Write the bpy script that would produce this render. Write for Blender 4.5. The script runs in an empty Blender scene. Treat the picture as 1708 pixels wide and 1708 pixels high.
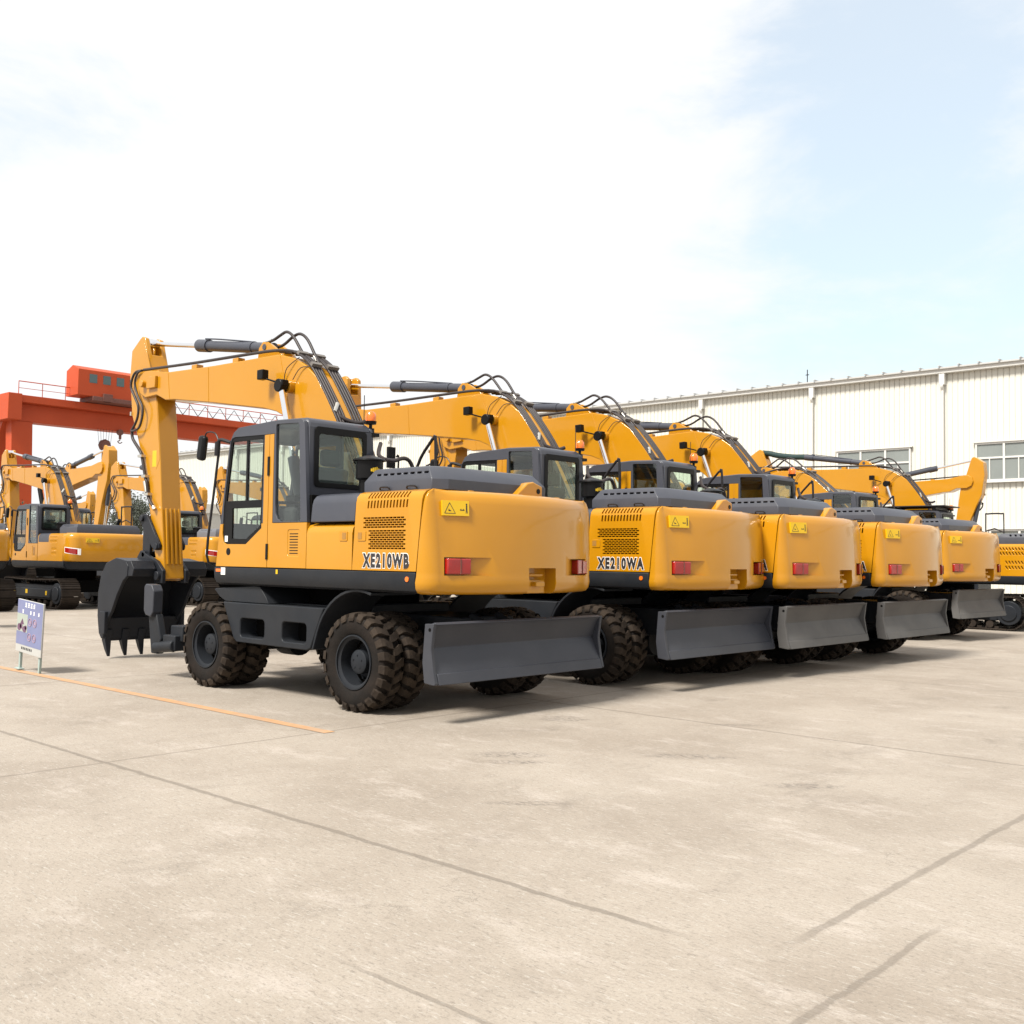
import bpy, bmesh, math, random
from mathutils import Vector, Matrix
random.seed(7)
R = math.radians
scene = bpy.context.scene
COL = scene.collection

# ------------------------------------------------------------------ camera
CAM = Vector((-9.9546, 8.2086, 1.6068)); YAW, PITCH, ROLL, FPX = -0.8294, 0.0450, 0.0143, 1739.65
f_ = Vector((math.cos(YAW)*math.cos(PITCH), math.sin(YAW)*math.cos(PITCH), math.sin(PITCH)))
r_ = Vector((math.sin(YAW), -math.cos(YAW), 0)); u_ = r_.cross(f_)
r2 = math.cos(ROLL)*r_ + math.sin(ROLL)*u_; u2 = -math.sin(ROLL)*r_ + math.cos(ROLL)*u_
cd = bpy.data.cameras.new('camera'); cam = bpy.data.objects.new('camera', cd); COL.objects.link(cam)
m = Matrix.Identity(4)
for i in range(3):
    m[i][0] = r2[i]; m[i][1] = u2[i]; m[i][2] = -f_[i]; m[i][3] = CAM[i]
cam.matrix_world = m
cd.sensor_width = 36; cd.lens = FPX/1708*36; cd.clip_start = .1; cd.clip_end = 3000
scene.camera = cam

# ------------------------------------------------------------------ light
SUN_DIR = Vector((0.0, 0.76, 1.0)).normalized()      # towards the sun
elev = math.asin(SUN_DIR.z); azim = math.atan2(SUN_DIR.x, SUN_DIR.y)
world = bpy.data.worlds.new('World'); scene.world = world; world.use_nodes = True
wt = world.node_tree; wn = wt.nodes; wn.clear()
out = wn.new('ShaderNodeOutputWorld'); bg = wn.new('ShaderNodeBackground'); bg.inputs[1].default_value = 0.12
sky = wn.new('ShaderNodeTexSky'); sky.sky_type = 'NISHITA'; sky.sun_disc = False
sky.sun_elevation = elev; sky.sun_rotation = azim; sky.air_density = 1.3; sky.dust_density = 1.6; sky.ozone_density = 1.6
tc = wn.new('ShaderNodeTexCoord')
mp = wn.new('ShaderNodeMapping'); mp.inputs['Scale'].default_value = (1.0, 1.0, 2.2)
nz = wn.new('ShaderNodeTexNoise'); nz.inputs['Scale'].default_value = 3.2; nz.inputs['Detail'].default_value = 9; nz.inputs['Roughness'].default_value = .6; nz.inputs['Distortion'].default_value = .35
# the clear patch of sky lies low in the west (to the right of the yard)
dt = wn.new('ShaderNodeVectorMath'); dt.operation = 'DOT_PRODUCT'
hole = Vector((math.cos(YAW-.47), math.sin(YAW-.47), .36)).normalized(); dt.inputs[1].default_value = hole
mr = wn.new('ShaderNodeMapRange'); mr.inputs[1].default_value = .90; mr.inputs[2].default_value = .995; mr.inputs[3].default_value = 0.0; mr.inputs[4].default_value = .52
dt2 = wn.new('ShaderNodeVectorMath'); dt2.operation = 'DOT_PRODUCT'; dt2.inputs[1].default_value = Vector((math.cos(YAW+.50), math.sin(YAW+.50), .50)).normalized()
mr2 = wn.new('ShaderNodeMapRange'); mr2.inputs[1].default_value = .93; mr2.inputs[2].default_value = 1.0; mr2.inputs[3].default_value = 0.0; mr2.inputs[4].default_value = .29
mxx = wn.new('ShaderNodeMath'); mxx.operation = 'MAXIMUM'
sub = wn.new('ShaderNodeMath'); sub.operation = 'SUBTRACT'
cr = wn.new('ShaderNodeMapRange'); cr.interpolation_type = 'SMOOTHSTEP'
cr.inputs[1].default_value = -.04; cr.inputs[2].default_value = .22; cr.inputs[3].default_value = .60; cr.inputs[4].default_value = 1
mx = wn.new('ShaderNodeMix'); mx.data_type = 'RGBA'; mx.inputs[7].default_value = (4.95, 5.0, 5.05, 1)
wt.links.new(tc.outputs['Generated'], mp.inputs[0]); wt.links.new(mp.outputs[0], nz.inputs[0])
nrm = wn.new('ShaderNodeVectorMath'); nrm.operation = 'NORMALIZE'
wt.links.new(tc.outputs['Generated'], nrm.inputs[0]); wt.links.new(nrm.outputs[0], dt.inputs[0])
wt.links.new(dt.outputs['Value'], mr.inputs[0]); wt.links.new(nrm.outputs[0], dt2.inputs[0]); wt.links.new(dt2.outputs['Value'], mr2.inputs[0]); wt.links.new(mr.outputs[0], mxx.inputs[0]); wt.links.new(mr2.outputs[0], mxx.inputs[1]); wt.links.new(nz.outputs[0], sub.inputs[0]); wt.links.new(mxx.outputs[0], sub.inputs[1])
wt.links.new(sub.outputs[0], cr.inputs[0]); wt.links.new(cr.outputs[0], mx.inputs[0]); tn = wn.new('ShaderNodeVectorMath'); tn.operation = 'MULTIPLY'; tn.inputs[1].default_value = (.86, 1.12, 1.10); wt.links.new(sky.outputs[0], tn.inputs[0]); wt.links.new(tn.outputs[0], mx.inputs[6])
wt.links.new(mx.outputs[2], bg.inputs[0]); wt.links.new(bg.outputs[0], out.inputs[0])
sd = bpy.data.lights.new('sun', 'SUN'); sd.energy = 3.9; sd.angle = R(14); sd.color = (1, .95, .87)
sun = bpy.data.objects.new('sun', sd); COL.objects.link(sun); sun.location = (0, 0, 40)
sun.rotation_euler = (-SUN_DIR).to_track_quat('-Z', 'Y').to_euler()
vs = scene.view_settings; vs.view_transform = 'Standard'; vs.look = 'None'; vs.gamma = 1; vs.exposure = 0.78
scene.render.engine = 'CYCLES'
scene.cycles.max_bounces = 7; scene.cycles.transparent_max_bounces = 14

# ------------------------------------------------------------------ materials
def nd(nt, t, **k):
    n = nt.nodes.new(t)
    for a, b in k.items(): setattr(n, a, b)
    return n
def mat(name, col, rough=.5, metal=0, coat=0, vary=.06, vscale=6, dust=0, bump=0, bscale=60, coat_rough=.06, dustcol=(.42,.36,.28), spec=.5):
    m = bpy.data.materials.new(name); m.use_nodes = True; nt = m.node_tree; b = nt.nodes['Principled BSDF']
    b.inputs['Metallic'].default_value = metal; b.inputs['Coat Weight'].default_value = coat; b.inputs['Coat Roughness'].default_value = coat_rough
    b.inputs['Specular IOR Level'].default_value = spec
    tc = nd(nt, 'ShaderNodeTexCoord'); n = nd(nt, 'ShaderNodeTexNoise'); n.inputs['Scale'].default_value = vscale; n.inputs['Detail'].default_value = 6
    nt.links.new(tc.outputs['Object'], n.inputs[0])
    mr = nd(nt, 'ShaderNodeMapRange'); mr.inputs[3].default_value = 1-vary*2; mr.inputs[4].default_value = 1+vary*2
    nt.links.new(n.outputs[0], mr.inputs[0])
    mm = nd(nt, 'ShaderNodeVectorMath', operation='SCALE'); mm.inputs[0].default_value = col[:3]
    nt.links.new(mr.outputs[0], mm.inputs['Scale']); src = mm.outputs[0]
    r2 = nd(nt, 'ShaderNodeMapRange'); r2.inputs[3].default_value = max(0, rough-.08); r2.inputs[4].default_value = rough+.1
    n2 = nd(nt, 'ShaderNodeTexNoise'); n2.inputs['Scale'].default_value = vscale*.45; n2.inputs['Detail'].default_value = 8; n2.inputs['Roughness'].default_value = .65
    nt.links.new(tc.outputs['Object'], n2.inputs[0]); nt.links.new(n2.outputs[0], r2.inputs[0]); nt.links.new(r2.outputs[0], b.inputs['Roughness'])
    if dust:
        dm = nd(nt, 'ShaderNodeMapRange'); dm.inputs[1].default_value = .42; dm.inputs[2].default_value = .75; dm.inputs[4].default_value = dust
        nt.links.new(n2.outputs[0], dm.inputs[0])
        mx = nd(nt, 'ShaderNodeMix', data_type='RGBA'); mx.inputs[7].default_value = (*dustcol, 1)
        nt.links.new(dm.outputs[0], mx.inputs[0]); nt.links.new(src, mx.inputs[6]); src = mx.outputs[2]
    nt.links.new(src, b.inputs['Base Color'])
    if bump:
        n3 = nd(nt, 'ShaderNodeTexNoise'); n3.inputs['Scale'].default_value = bscale; n3.inputs['Detail'].default_value = 3
        nt.links.new(tc.outputs['Object'], n3.inputs[0])
        bp = nd(nt, 'ShaderNodeBump'); bp.inputs['Strength'].default_value = bump; bp.inputs['Distance'].default_value = .01
        nt.links.new(n3.outputs[0], bp.inputs['Height']); nt.links.new(bp.outputs[0], b.inputs['Normal'])
    return m
def glass(name, tint, alpha=.75, rough=.02):
    m = bpy.data.materials.new(name); m.use_nodes = True; nt = m.node_tree; nt.nodes.clear()
    o = nd(nt, 'ShaderNodeOutputMaterial'); t = nd(nt, 'ShaderNodeBsdfTransparent'); t.inputs[0].default_value = (*tint, 1)
    g = nd(nt, 'ShaderNodeBsdfGlossy'); g.inputs['Roughness'].default_value = rough
    fr = nd(nt, 'ShaderNodeLayerWeight'); fr.inputs[0].default_value = .5
    pw = nd(nt, 'ShaderNodeMath', operation='POWER'); pw.inputs[1].default_value = 4; nt.links.new(fr.outputs['Facing'], pw.inputs[0])
    mth = nd(nt, 'ShaderNodeMath', operation='MULTIPLY_ADD'); mth.inputs[1].default_value = .8; mth.inputs[2].default_value = .055
    nt.links.new(pw.outputs[0], mth.inputs[0])
    x = nd(nt, 'ShaderNodeMixShader'); nt.links.new(mth.outputs[0], x.inputs[0]); nt.links.new(t.outputs[0], x.inputs[1]); nt.links.new(g.outputs[0], x.inputs[2])
    nt.links.new(x.outputs[0], o.inputs[0]); return m
M = dict(
    yellow=mat('yellow_paint', (.455, .200, .0026), .32, coat=.5, coat_rough=.07, vary=.03, vscale=2.2, dust=.14, dustcol=(.50, .28, .06), bump=.02, bscale=1.6, spec=.3),
    grey=mat('grey_paint', (.047, .051, .066), .38, coat=.12, vary=.06, vscale=3, dust=.14, dustcol=(.15,.145,.14), spec=0.3),
    dark=mat('dark_chassis_paint', (.019, .0215, .026), .42, vary=.12, vscale=4, dust=.15, dustcol=(.06,.052,.042), spec=0.12),
    black=mat('black_plastic', (.006, .006, .0065), .35, vary=.1, dust=.05, dustcol=(.03,.028,.025), spec=0.15),
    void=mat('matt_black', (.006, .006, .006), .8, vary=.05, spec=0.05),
    bucket=mat('bucket_steel_paint', (.015, .017, .022), .38, vary=.15, vscale=3, dust=.2, dustcol=(.055,.052,.05), spec=0.15),
    blade=mat('blade_grey_paint', (.037, .040, .050), .42, vary=.08, vscale=2.5, dust=.3, dustcol=(.085,.085,.09), spec=0.25),
    blade_paler=mat('paler_blade_paint', (.085, .084, .084), .55, vary=.12, vscale=3, dust=.35, dustcol=(.16,.15,.135), spec=0.25),  # lighter grey variant of the blade paint, for the farther machines
    rubber=mat('tyre_rubber', (.011, .0095, .0085), .7, vary=.2, vscale=8, dust=.3, dustcol=(.045,.030,.022), bump=.3, bscale=40, spec=0.12),
    lug=mat('tyre_tread_dusty', (.024, .018, .014), .8, vary=.3, vscale=9, dust=.5, dustcol=(.085,.062,.043), bump=.3, bscale=30, spec=0.15),
    chrome=mat('chrome_rod', (.85, .85, .86), .1, metal=1, vary=.02),
    hose=mat('hydraulic_hose', (.035, .029, .029), .4, vary=.1, vscale=5, dust=.2, dustcol=(.10,.08,.07), spec=0.25),
    steel=mat('zinc_fitting', (.55, .53, .48), .35, metal=.8, vary=.1),
    red=mat('red_lens', (.28, .008, .006), .12, coat=.9, vary=.15, spec=0.3),
    amber=mat('amber_lens', (.85, .17, .01), .2, coat=.7, vary=.1),
    white=mat('white_print', (.8, .8, .78), .45, vary=.02),
    ink=mat('black_print', (.02, .018, .02), .45, vary=.02),
    stick=mat('warning_yellow', (.64, .40, .006), .4, vary=.02),
    rail=mat('dark_rail', (.02, .019, .021), .35, vary=.1, spec=0.2),
    track=mat('track_steel', (.028, .022, .018), .6, metal=.2, vary=.25, vscale=5, dust=.4, dustcol=(.085,.065,.05), spec=0.15),
    crane=mat('crane_orange_red', (.44, .066, .020), .5, vary=.08, vscale=.3, dust=.12, dustcol=(.32,.12,.08), spec=0.2),
    hook=mat('rusty_hook', (.14, .05, .035), .6, vary=.2),
    wall=mat('cream_cladding', (.60, .59, .535), .5, vary=.03, vscale=.35, dust=.15, dustcol=(.52,.50,.44)),
    trim=mat('white_trim', (.58, .575, .55), .4, vary=.02),
    roof=mat('roof_sheet', (.45, .45, .44), .5, vary=.05),
    pane=mat('dusty_window_pane', (.20, .22, .21), .2, vary=.12, vscale=.8, coat=.4),
    green=mat('green_wrap', (.008, .03, .028), .7, vary=.3, vscale=12, bump=.6, bscale=14),
    greyhood=mat('pale_grey_hood', (.12, .125, .14), .45, vary=.05),
    seat=mat('seat_fabric', (.03, .03, .033), .8, vary=.1),
    post=mat('sign_post_paint', (.30, .38, .36), .5, vary=.1, dust=.2, dustcol=(.2,.2,.18)),
    leaf=mat('foliage', (.035, .05, .028), .7, vary=.35, vscale=.8),
    leaf2=mat('greyish_foliage', (.06, .07, .052), .7, vary=.3, vscale=.8),
    bark=mat('bark', (.10, .085, .07), .8, vary=.2),
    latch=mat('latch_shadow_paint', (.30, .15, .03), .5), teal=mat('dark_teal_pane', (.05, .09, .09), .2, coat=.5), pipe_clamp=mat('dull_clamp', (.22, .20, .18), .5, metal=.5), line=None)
GL = glass('cab_glass', (.90, .94, .91)); GLR = glass('tinted_rear_glass', (.86, .94, .88))

# ------------------------------------------------------------------ mesh tools
class MB:
    def __init__(s): s.v = []; s.f = []
    def add(s, v, f):
        o = len(s.v); s.v += [tuple(q) for q in v]; s.f += [tuple(i+o for i in q) for q in f]; return s
    def box(s, a, b, rot=None, taper=1):
        c = [(a[i]+b[i])/2 for i in range(3)]; h = [abs(b[i]-a[i])/2 for i in range(3)]
        v = []
        for z in (-1, 1):
            for y in (-1, 1):
                for x in (-1, 1):
                    t = taper if z > 0 else 1
                    p = Vector((x*h[0]*t, y*h[1]*t, z*h[2]))
                    if rot is not None: p = rot @ p
                    v.append((p[0]+c[0], p[1]+c[1], p[2]+c[2]))
        return s.add(v, [(0,2,3,1),(4,5,7,6),(0,1,5,4),(2,6,7,3),(0,4,6,2),(1,3,7,5)])
    def prism(s, poly, a0, a1, axis='y'):
        n = len(poly)
        def P(p, a):
            return {'y': (p[0], a, p[1]), 'x': (a, p[0], p[1]), 'z': (p[0], p[1], a)}[axis]
        v = [P(p, a0) for p in poly] + [P(p, a1) for p in poly]
        f = [tuple(range(n)), tuple(range(2*n-1, n-1, -1))] + [(i, i+n, (i+1) % n+n, (i+1) % n) for i in range(n)]
        return s.add(v, f)
    def cyl(s, p0, p1, r0, r1=None, n=18, cap=True):
        p0 = Vector(p0); p1 = Vector(p1); r1 = r0 if r1 is None else r1
        d = (p1-p0).normalized(); a = d.orthogonal().normalized(); b = d.cross(a)
        v = []
        for p, r in ((p0, r0), (p1, r1)):
            for i in range(n):
                t = 2*math.pi*i/n; v.append(p+(a*math.cos(t)+b*math.sin(t))*r)
        f = [(i, (i+1) % n, (i+1) % n+n, i+n) for i in range(n)]
        if cap: f += [tuple(range(n-1, -1, -1)), tuple(range(n, 2*n))]
        return s.add(v, f)
    def tube(s, pts, r, n=8, sm=4):
        P = [Vector(p) for p in pts]
        if sm and len(P) > 2:
            Q = []
            for i in range(len(P)-1):
                a = P[max(i-1, 0)]; b = P[i]; c = P[i+1]; d = P[min(i+2, len(P)-1)]
                for k in range(sm):
                    t = k/sm
                    Q.append(.5*((2*b)+(c-a)*t+(2*a-5*b+4*c-d)*t*t+(3*b-a-3*c+d)*t**3))
            Q.append(P[-1]); P = Q
        v = []; prev = None
        for i, p in enumerate(P):
            d = (P[min(i+1, len(P)-1)]-P[max(i-1, 0)]).normalized()
            a = d.orthogonal().normalized() if prev is None else (prev-d*prev.dot(d)).normalized()
            prev = a; b = d.cross(a)
            for k in range(n):
                t = 2*math.pi*k/n; v.append(p+(a*math.cos(t)+b*math.sin(t))*r)
        f = []
        for i in range(len(P)-1):
            for k in range(n):
                f.append((i*n+k, i*n+(k+1) % n, (i+1)*n+(k+1) % n, (i+1)*n+k))
        f += [tuple(range(n-1, -1, -1)), tuple((len(P)-1)*n+k for k in range(n))]
        return s.add(v, f)
    def lathe(s, prof, n=32, c=(0,0,0), axis='y', closed=False):
        v = []; m_ = len(prof)
        for i in range(n):
            t = 2*math.pi*i/n; co, si = math.cos(t), math.sin(t)
            for r, a in prof:
                v.append({'y': (c[0]+r*co, c[1]+a, c[2]+r*si), 'z': (c[0]+r*co, c[1]+r*si, c[2]+a), 'x': (c[0]+a, c[1]+r*co, c[2]+r*si)}[axis])
        f = []
        for i in range(n):
            j = (i+1) % n
            for k in range(m_ if closed else m_-1):
                l = (k+1) % m_
                f.append((i*m_+k, i*m_+l, j*m_+l, j*m_+k))
        return s.add(v, f)
    def loft(s, rings):
        n = len(rings[0]); v = [p for r in rings for p in r]; f = []
        for i in range(len(rings)-1):
            for k in range(n):
                f.append((i*n+k, i*n+(k+1) % n, (i+1)*n+(k+1) % n, (i+1)*n+k))
        f += [tuple(range(n-1, -1, -1)), tuple((len(rings)-1)*n+k for k in range(n))]
        return s.add(v, f)
    def mesh(s, name, mt, smooth=True, ang=32):
        me = bpy.data.meshes.new(name); me.from_pydata(s.v, [], s.f)
        bm = bmesh.new(); bm.from_mesh(me); bmesh.ops.recalc_face_normals(bm, faces=bm.faces); 
        if bm.calc_volume(signed=True) < 0: bmesh.ops.reverse_faces(bm, faces=bm.faces)
        bm.to_mesh(me); bm.free()
        if mt: me.materials.append(mt)
        if smooth: me.shade_smooth(); me.set_sharp_from_angle(angle=R(ang))
        return me
def link(name, me, parent=None, bevel=0, seg=2, label=None):
    o = bpy.data.objects.new(name, me); COL.objects.link(o)
    if parent is not None: o.parent = parent
    if bevel:
        b = o.modifiers.new('bevel', 'BEVEL'); b.width = bevel; b.segments = seg; b.limit_method = 'ANGLE'; b.angle_limit = R(38); b.harden_normals = False
    if label: o['label'] = label
    return o
def part(name, mb, mt, parent=None, bevel=0, seg=2, label=None, cut=None, smooth=True, ang=32):
    me = mb.mesh(name, mt, smooth, ang)
    if cut:
        o = bpy.data.objects.new('t', me); COL.objects.link(o); cs = []
        one = MB()
        for c in cut: one.add(c.v, c.f)
        for c in (one,):
            k = bpy.data.objects.new('c', c.mesh('c', None, False)); COL.objects.link(k); cs.append(k)
            md = o.modifiers.new('b', 'BOOLEAN'); md.operation = 'DIFFERENCE'; md.object = k; md.solver = 'EXACT'; md.use_self = True
        dg = bpy.context.evaluated_depsgraph_get()
        m2 = bpy.data.meshes.new_from_object(o.evaluated_get(dg))
        for k in cs: bpy.data.objects.remove(k)
        bpy.data.objects.remove(o); m2.name = name; me = m2
        if smooth: me.shade_smooth(); me.set_sharp_from_angle(angle=R(ang))
    return link(name, me, parent, bevel, seg, label)
def tag(o, label=None, cat=None, group=None, kind=None):
    if label: o['label'] = label
    if cat: o['category'] = cat
    if group: o['group'] = group
    if kind: o['kind'] = kind
    return o
def empty(name, loc=(0,0,0), rz=0, sc=1):
    o = bpy.data.objects.new(name, None); COL.objects.link(o); o.location = loc; o.rotation_euler = (0, 0, rz); o.scale = (sc,)*3
    o.empty_display_size = .3; return o
def copy_tree(o, parent=None):
    c = o.copy(); COL.objects.link(c)
    if parent is not None: c.parent = parent
    for ch in list(o.children): copy_tree(ch, c)
    return c
def rbox(a, b, r, n=4):            # rounded rectangle outline (2-D) from corner a to corner b
    P = []
    for cx, cy, t0 in ((b[0]-r, b[1]-r, 0), (a[0]+r, b[1]-r, 90), (a[0]+r, a[1]+r, 180), (b[0]-r, a[1]+r, 270)):
        for k in range(n+1):
            t = R(t0+90*k/n); P.append((cx+r*math.cos(t), cy+r*math.sin(t)))
    return P
def text_mesh(txt, size, mt, xs=1, off=0, ext=.001):
    cu = bpy.data.curves.new('t', 'FONT'); cu.body = txt; cu.size = size; cu.offset = off; cu.extrude = ext; cu.space_character = 1.30; cu.resolution_u = 3
    o = bpy.data.objects.new('t', cu); COL.objects.link(o)
    me = bpy.data.meshes.new_from_object(o.evaluated_get(bpy.context.evaluated_depsgraph_get()))
    bpy.data.objects.remove(o)
    for v in me.vertices: v.co.x *= xs
    me.materials.clear(); me.materials.append(mt); return me

# ------------------------------------------------------------------ ground
def ground_mat():
    m = bpy.data.materials.new('concrete'); m.use_nodes = True; nt = m.node_tree; b = nt.nodes['Principled BSDF']; L = nt.links.new
    b.inputs['Roughness'].default_value = .78
    g = nd(nt, 'ShaderNodeNewGeometry'); sp = nd(nt, 'ShaderNodeSeparateXYZ')
    def noise(scale, det=5, rough=.6, vec=None, sc=None, dist=0):
        n = nd(nt, 'ShaderNodeTexNoise'); n.inputs['Scale'].default_value = scale; n.inputs['Detail'].default_value = det; n.inputs['Roughness'].default_value = rough; n.inputs['Distortion'].default_value = dist
        src = g.outputs['Position']
        if sc:
            mp = nd(nt, 'ShaderNodeMapping'); mp.inputs['Scale'].default_value = sc[:3]; mp.inputs['Rotation'].default_value = (0, 0, sc[3] if len(sc) > 3 else 0); L(src, mp.inputs[0]); src = mp.outputs[0]
        L(src, n.inputs[0]); return n.outputs[0]
    def mth(op, a, b_=None, c=None):
        n = nd(nt, 'ShaderNodeMath', operation=op)
        for i, v in enumerate((a, b_, c)):
            if v is None: continue
            if isinstance(v, (int, float)): n.inputs[i].default_value = v
            else: L(v, n.inputs[i])
        return n.outputs[0]
    def rng(v, a, b_, c=0, d=1, sm=True):
        n = nd(nt, 'ShaderNodeMapRange', interpolation_type='SMOOTHSTEP' if sm else 'LINEAR')
        n.inputs[1].default_value = a; n.inputs[2].default_value = b_; n.inputs[3].default_value = c; n.inputs[4].default_value = d; L(v, n.inputs[0]); return n.outputs[0]
    def mixc(fac, a, col):
        n = nd(nt, 'ShaderNodeMix', data_type='RGBA'); L(fac, n.inputs[0])
        if isinstance(a, tuple): n.inputs[6].default_value = (*a, 1)
        else: L(a, n.inputs[6])
        n.inputs[7].default_value = (*col, 1); return n.outputs[2]
    L(g.outputs['Position'], sp.inputs[0]); X, Y = sp.outputs[0], sp.outputs[1]
    c = mixc(rng(noise(.5, 10, .66), .36, .66), (.335, .292, .244), (.262, .222, .180))
    c = mixc(mth('MULTIPLY', rng(noise(1.3, 10, .74, sc=(1, 2.2, 1, .7)), .51, .67), .55), c, (.43, .38, .335))      # pale worn patches
    c = mixc(mth('MULTIPLY', rng(noise(1.0, 10, .76, sc=(1.6, 1, 1, -.5), dist=.5), .53, .69), .52), c, (.19, .16, .13))
    c = mixc(mth('MULTIPLY', rng(noise(13, 7, .78, sc=(1, 4.0, 1, .75)), .555, .61), .5), c, (.155, .132, .108))     # scuffs
    c = mixc(mth('MULTIPLY', rng(noise(12, 7, .78, sc=(1, 4.5, 1, .35)), .555, .61), .6), c, (.44, .415, .37))
    c = mixc(mth('MULTIPLY', rng(noise(22, 5, .78, sc=(1, 2.5, 1, -.4)), .575, .62), .5), c, (.13, .11, .09))
    c = mixc(mth('MULTIPLY', rng(noise(70, 4, .75), .42, .72), .42), c, (.16, .138, .112))
    vo = nd(nt, 'ShaderNodeTexVoronoi', feature='DISTANCE_TO_EDGE'); vo.inputs['Scale'].default_value = .42; vo.inputs['Randomness'].default_value = 1
    vm = nd(nt, 'ShaderNodeVectorMath', operation='ADD'); vs_ = nd(nt, 'ShaderNodeVectorMath', operation='SCALE'); nn = nd(nt, 'ShaderNodeTexNoise'); nn.inputs['Scale'].default_value = 1.7; nn.inputs['Detail'].default_value = 8; nn.inputs['Roughness'].default_value = .7
    L(g.outputs['Position'], nn.inputs[0]); L(nn.outputs['Color'], vs_.inputs[0]); vs_.inputs['Scale'].default_value = 1.1
    L(g.outputs['Position'], vm.inputs[0]); L(vs_.outputs[0], vm.inputs[1]); L(vm.outputs[0], vo.inputs['Vector'])
    crk = mth('MULTIPLY', rng(vo.outputs[0], .0, .006, 1, 0), rng(noise(.7, 4, .6), .56, .66))
    c = mixc(mth('MULTIPLY', crk, .5), c, (.12, .10, .08))
    # concrete slabs differ a little in tone
    wob = mth('MULTIPLY', mth('SUBTRACT', noise(2.3, 7, .72), .5), .07)
    Xw = mth('ADD', X, wob); Yw = mth('ADD', Y, wob)
    edge = noise(9, 5, .7)
    def joint(V, val, w, U=None, lo=None, hi=None, st=.75):
        d = mth('ABSOLUTE', mth('SUBTRACT', V, val))
        wv = mth('MULTIPLY', rng(edge, .2, .8, .55, 1.5, False), w)
        k = mth('SUBTRACT', 1, mth('SMOOTH_MIN', mth('DIVIDE', d, wv), 1, .3))
        k = mth('MINIMUM', mth('MAXIMUM', mth('MULTIPLY', k, 2.2), 0), 1)
        if lo is not None: k = mth('MULTIPLY', k, rng(U, lo-.25, lo+.25))
        if hi is not None: k = mth('MULTIPLY', k, rng(U, hi-.25, hi+.25, 1, 0))
        return mth('MULTIPLY', k, st)
    js = [joint(Yw, 4.33, .027, X, -7.35, None, .75), joint(Yw, -.86, .028, X, -7.8, None, .62), joint(Xw, -2.2, .02, Y, None, 6.5, .6),
          joint(Xw, -7.82, .028, Y, -6, 4.0, .65), joint(Xw, -8.2, .021, Y, 3.5, 7, .65), joint(Yw, 5.53, .016, X, -7.6, -6.7, .6),
          joint(Xw, 3.02, .02, None, None, None, .7), joint(Yw, -6.05, .02, None, None, None, .5), joint(Xw, 8.2, .02, None, None, None, .55),
          joint(Xw, 13.4, .02, None, None, None, .55), joint(Yw, 9.5, .02, None, None, None, .6), joint(Yw, -11.2, .02, None, None, None, .5), joint(Yw, -16.4, .02, None, None, None, .5)]
    tot = js[0]
    for j in js[1:]: tot = mth('MAXIMUM', tot, j)
    c = mixc(mth('MULTIPLY', tot, .74), c, (.115, .095, .075))
    # oil and soot smudges left by machines
    sm = None
    brk = rng(noise(13, 6, .75, sc=(1, 3, 1, .6)), .45, .62)
    for (sx, sy, ra, rb) in ((-4.12, 1.82, .34, .12), (-4.36, 2.02, .30, .07), (-5.15, .82, .32, .10), (-5.3, .74, .3, .07), (-3.21, .03, .3, .10), (-3.1, -.1, .2, .06), (-4.6, -.96, .25, .07), (-6.4, 1.15, .3, .08), (-5.35, 3.0, .3, .05)):
        a = -.83+math.pi/2; dx = mth('SUBTRACT', X, sx); dy = mth('SUBTRACT', Y, sy)
        u = mth('ADD', mth('MULTIPLY', dx, math.cos(a)), mth('MULTIPLY', dy, math.sin(a))); v = mth('SUBTRACT', mth('MULTIPLY', dy, math.cos(a)), mth('MULTIPLY', dx, math.sin(a)))
        d = mth('ADD', mth('POWER', mth('DIVIDE', mth('ABSOLUTE', u), ra*1.2), 2), mth('POWER', mth('DIVIDE', mth('ABSOLUTE', v), rb*1.5), 2))
        k = rng(d, .1, 1, 1, 0); sm = k if sm is None else mth('MAXIMUM', sm, k)
    c = mixc(mth('MULTIPLY', mth('MULTIPLY', sm, brk), .7), c, (.06, .05, .045))
    # faint tyre tracks curving through the yard
    tr = None
    for (cx, cy, rad) in ((-1.0, 9.5, 8.6), (-1.0, 9.5, 8.85), (4, 8, 11.2), (-12, -6, 9.0), (-12, -6, 9.28)):
        dd = mth('SQRT', mth('ADD', mth('POWER', mth('ABSOLUTE', mth('SUBTRACT', X, cx)), 2), mth('POWER', mth('ABSOLUTE', mth('SUBTRACT', Y, cy)), 2)))
        k = rng(mth('ABSOLUTE', mth('SUBTRACT', dd, rad)), .05, .13, 1, 0); tr = k if tr is None else mth('MAXIMUM', tr, k)
    br2 = rng(noise(20, 4, .7, sc=(1, 2.4, 1, .9)), .48, .62)
    c = mixc(mth('MULTIPLY', mth('MULTIPLY', tr, br2), .12), c, (.13, .105, .085))
    L(c, b.inputs['Base Color'])
    bp = nd(nt, 'ShaderNodeBump'); bp.inputs['Strength'].default_value = .35; bp.inputs['Distance'].default_value = .006
    hh = mth('SUBTRACT', mth('ADD', noise(60, 4, .7), mth('MULTIPLY', noise(5, 4, .6), 1.5)), mth('MULTIPLY', tot, 2.5)); L(hh, bp.inputs['Height']); L(bp.outputs[0], b.inputs['Normal'])
    return m
gm = MB().add([(-400, -600, 0), (900, -600, 0), (900, 500, 0), (-400, 500, 0)], [(0, 1, 2, 3)])
tag(part('ground', gm, ground_mat(), smooth=False), 'pale worn concrete yard with joints and scuffs', 'ground', kind='structure')
def line_mat():
    m = mat('worn_orange_line', (.46, .25, .12), .7, vary=.15, vscale=6, dust=.85, dustcol=(.31, .26, .20)); return m
lm = MB(); n = 60
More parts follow.
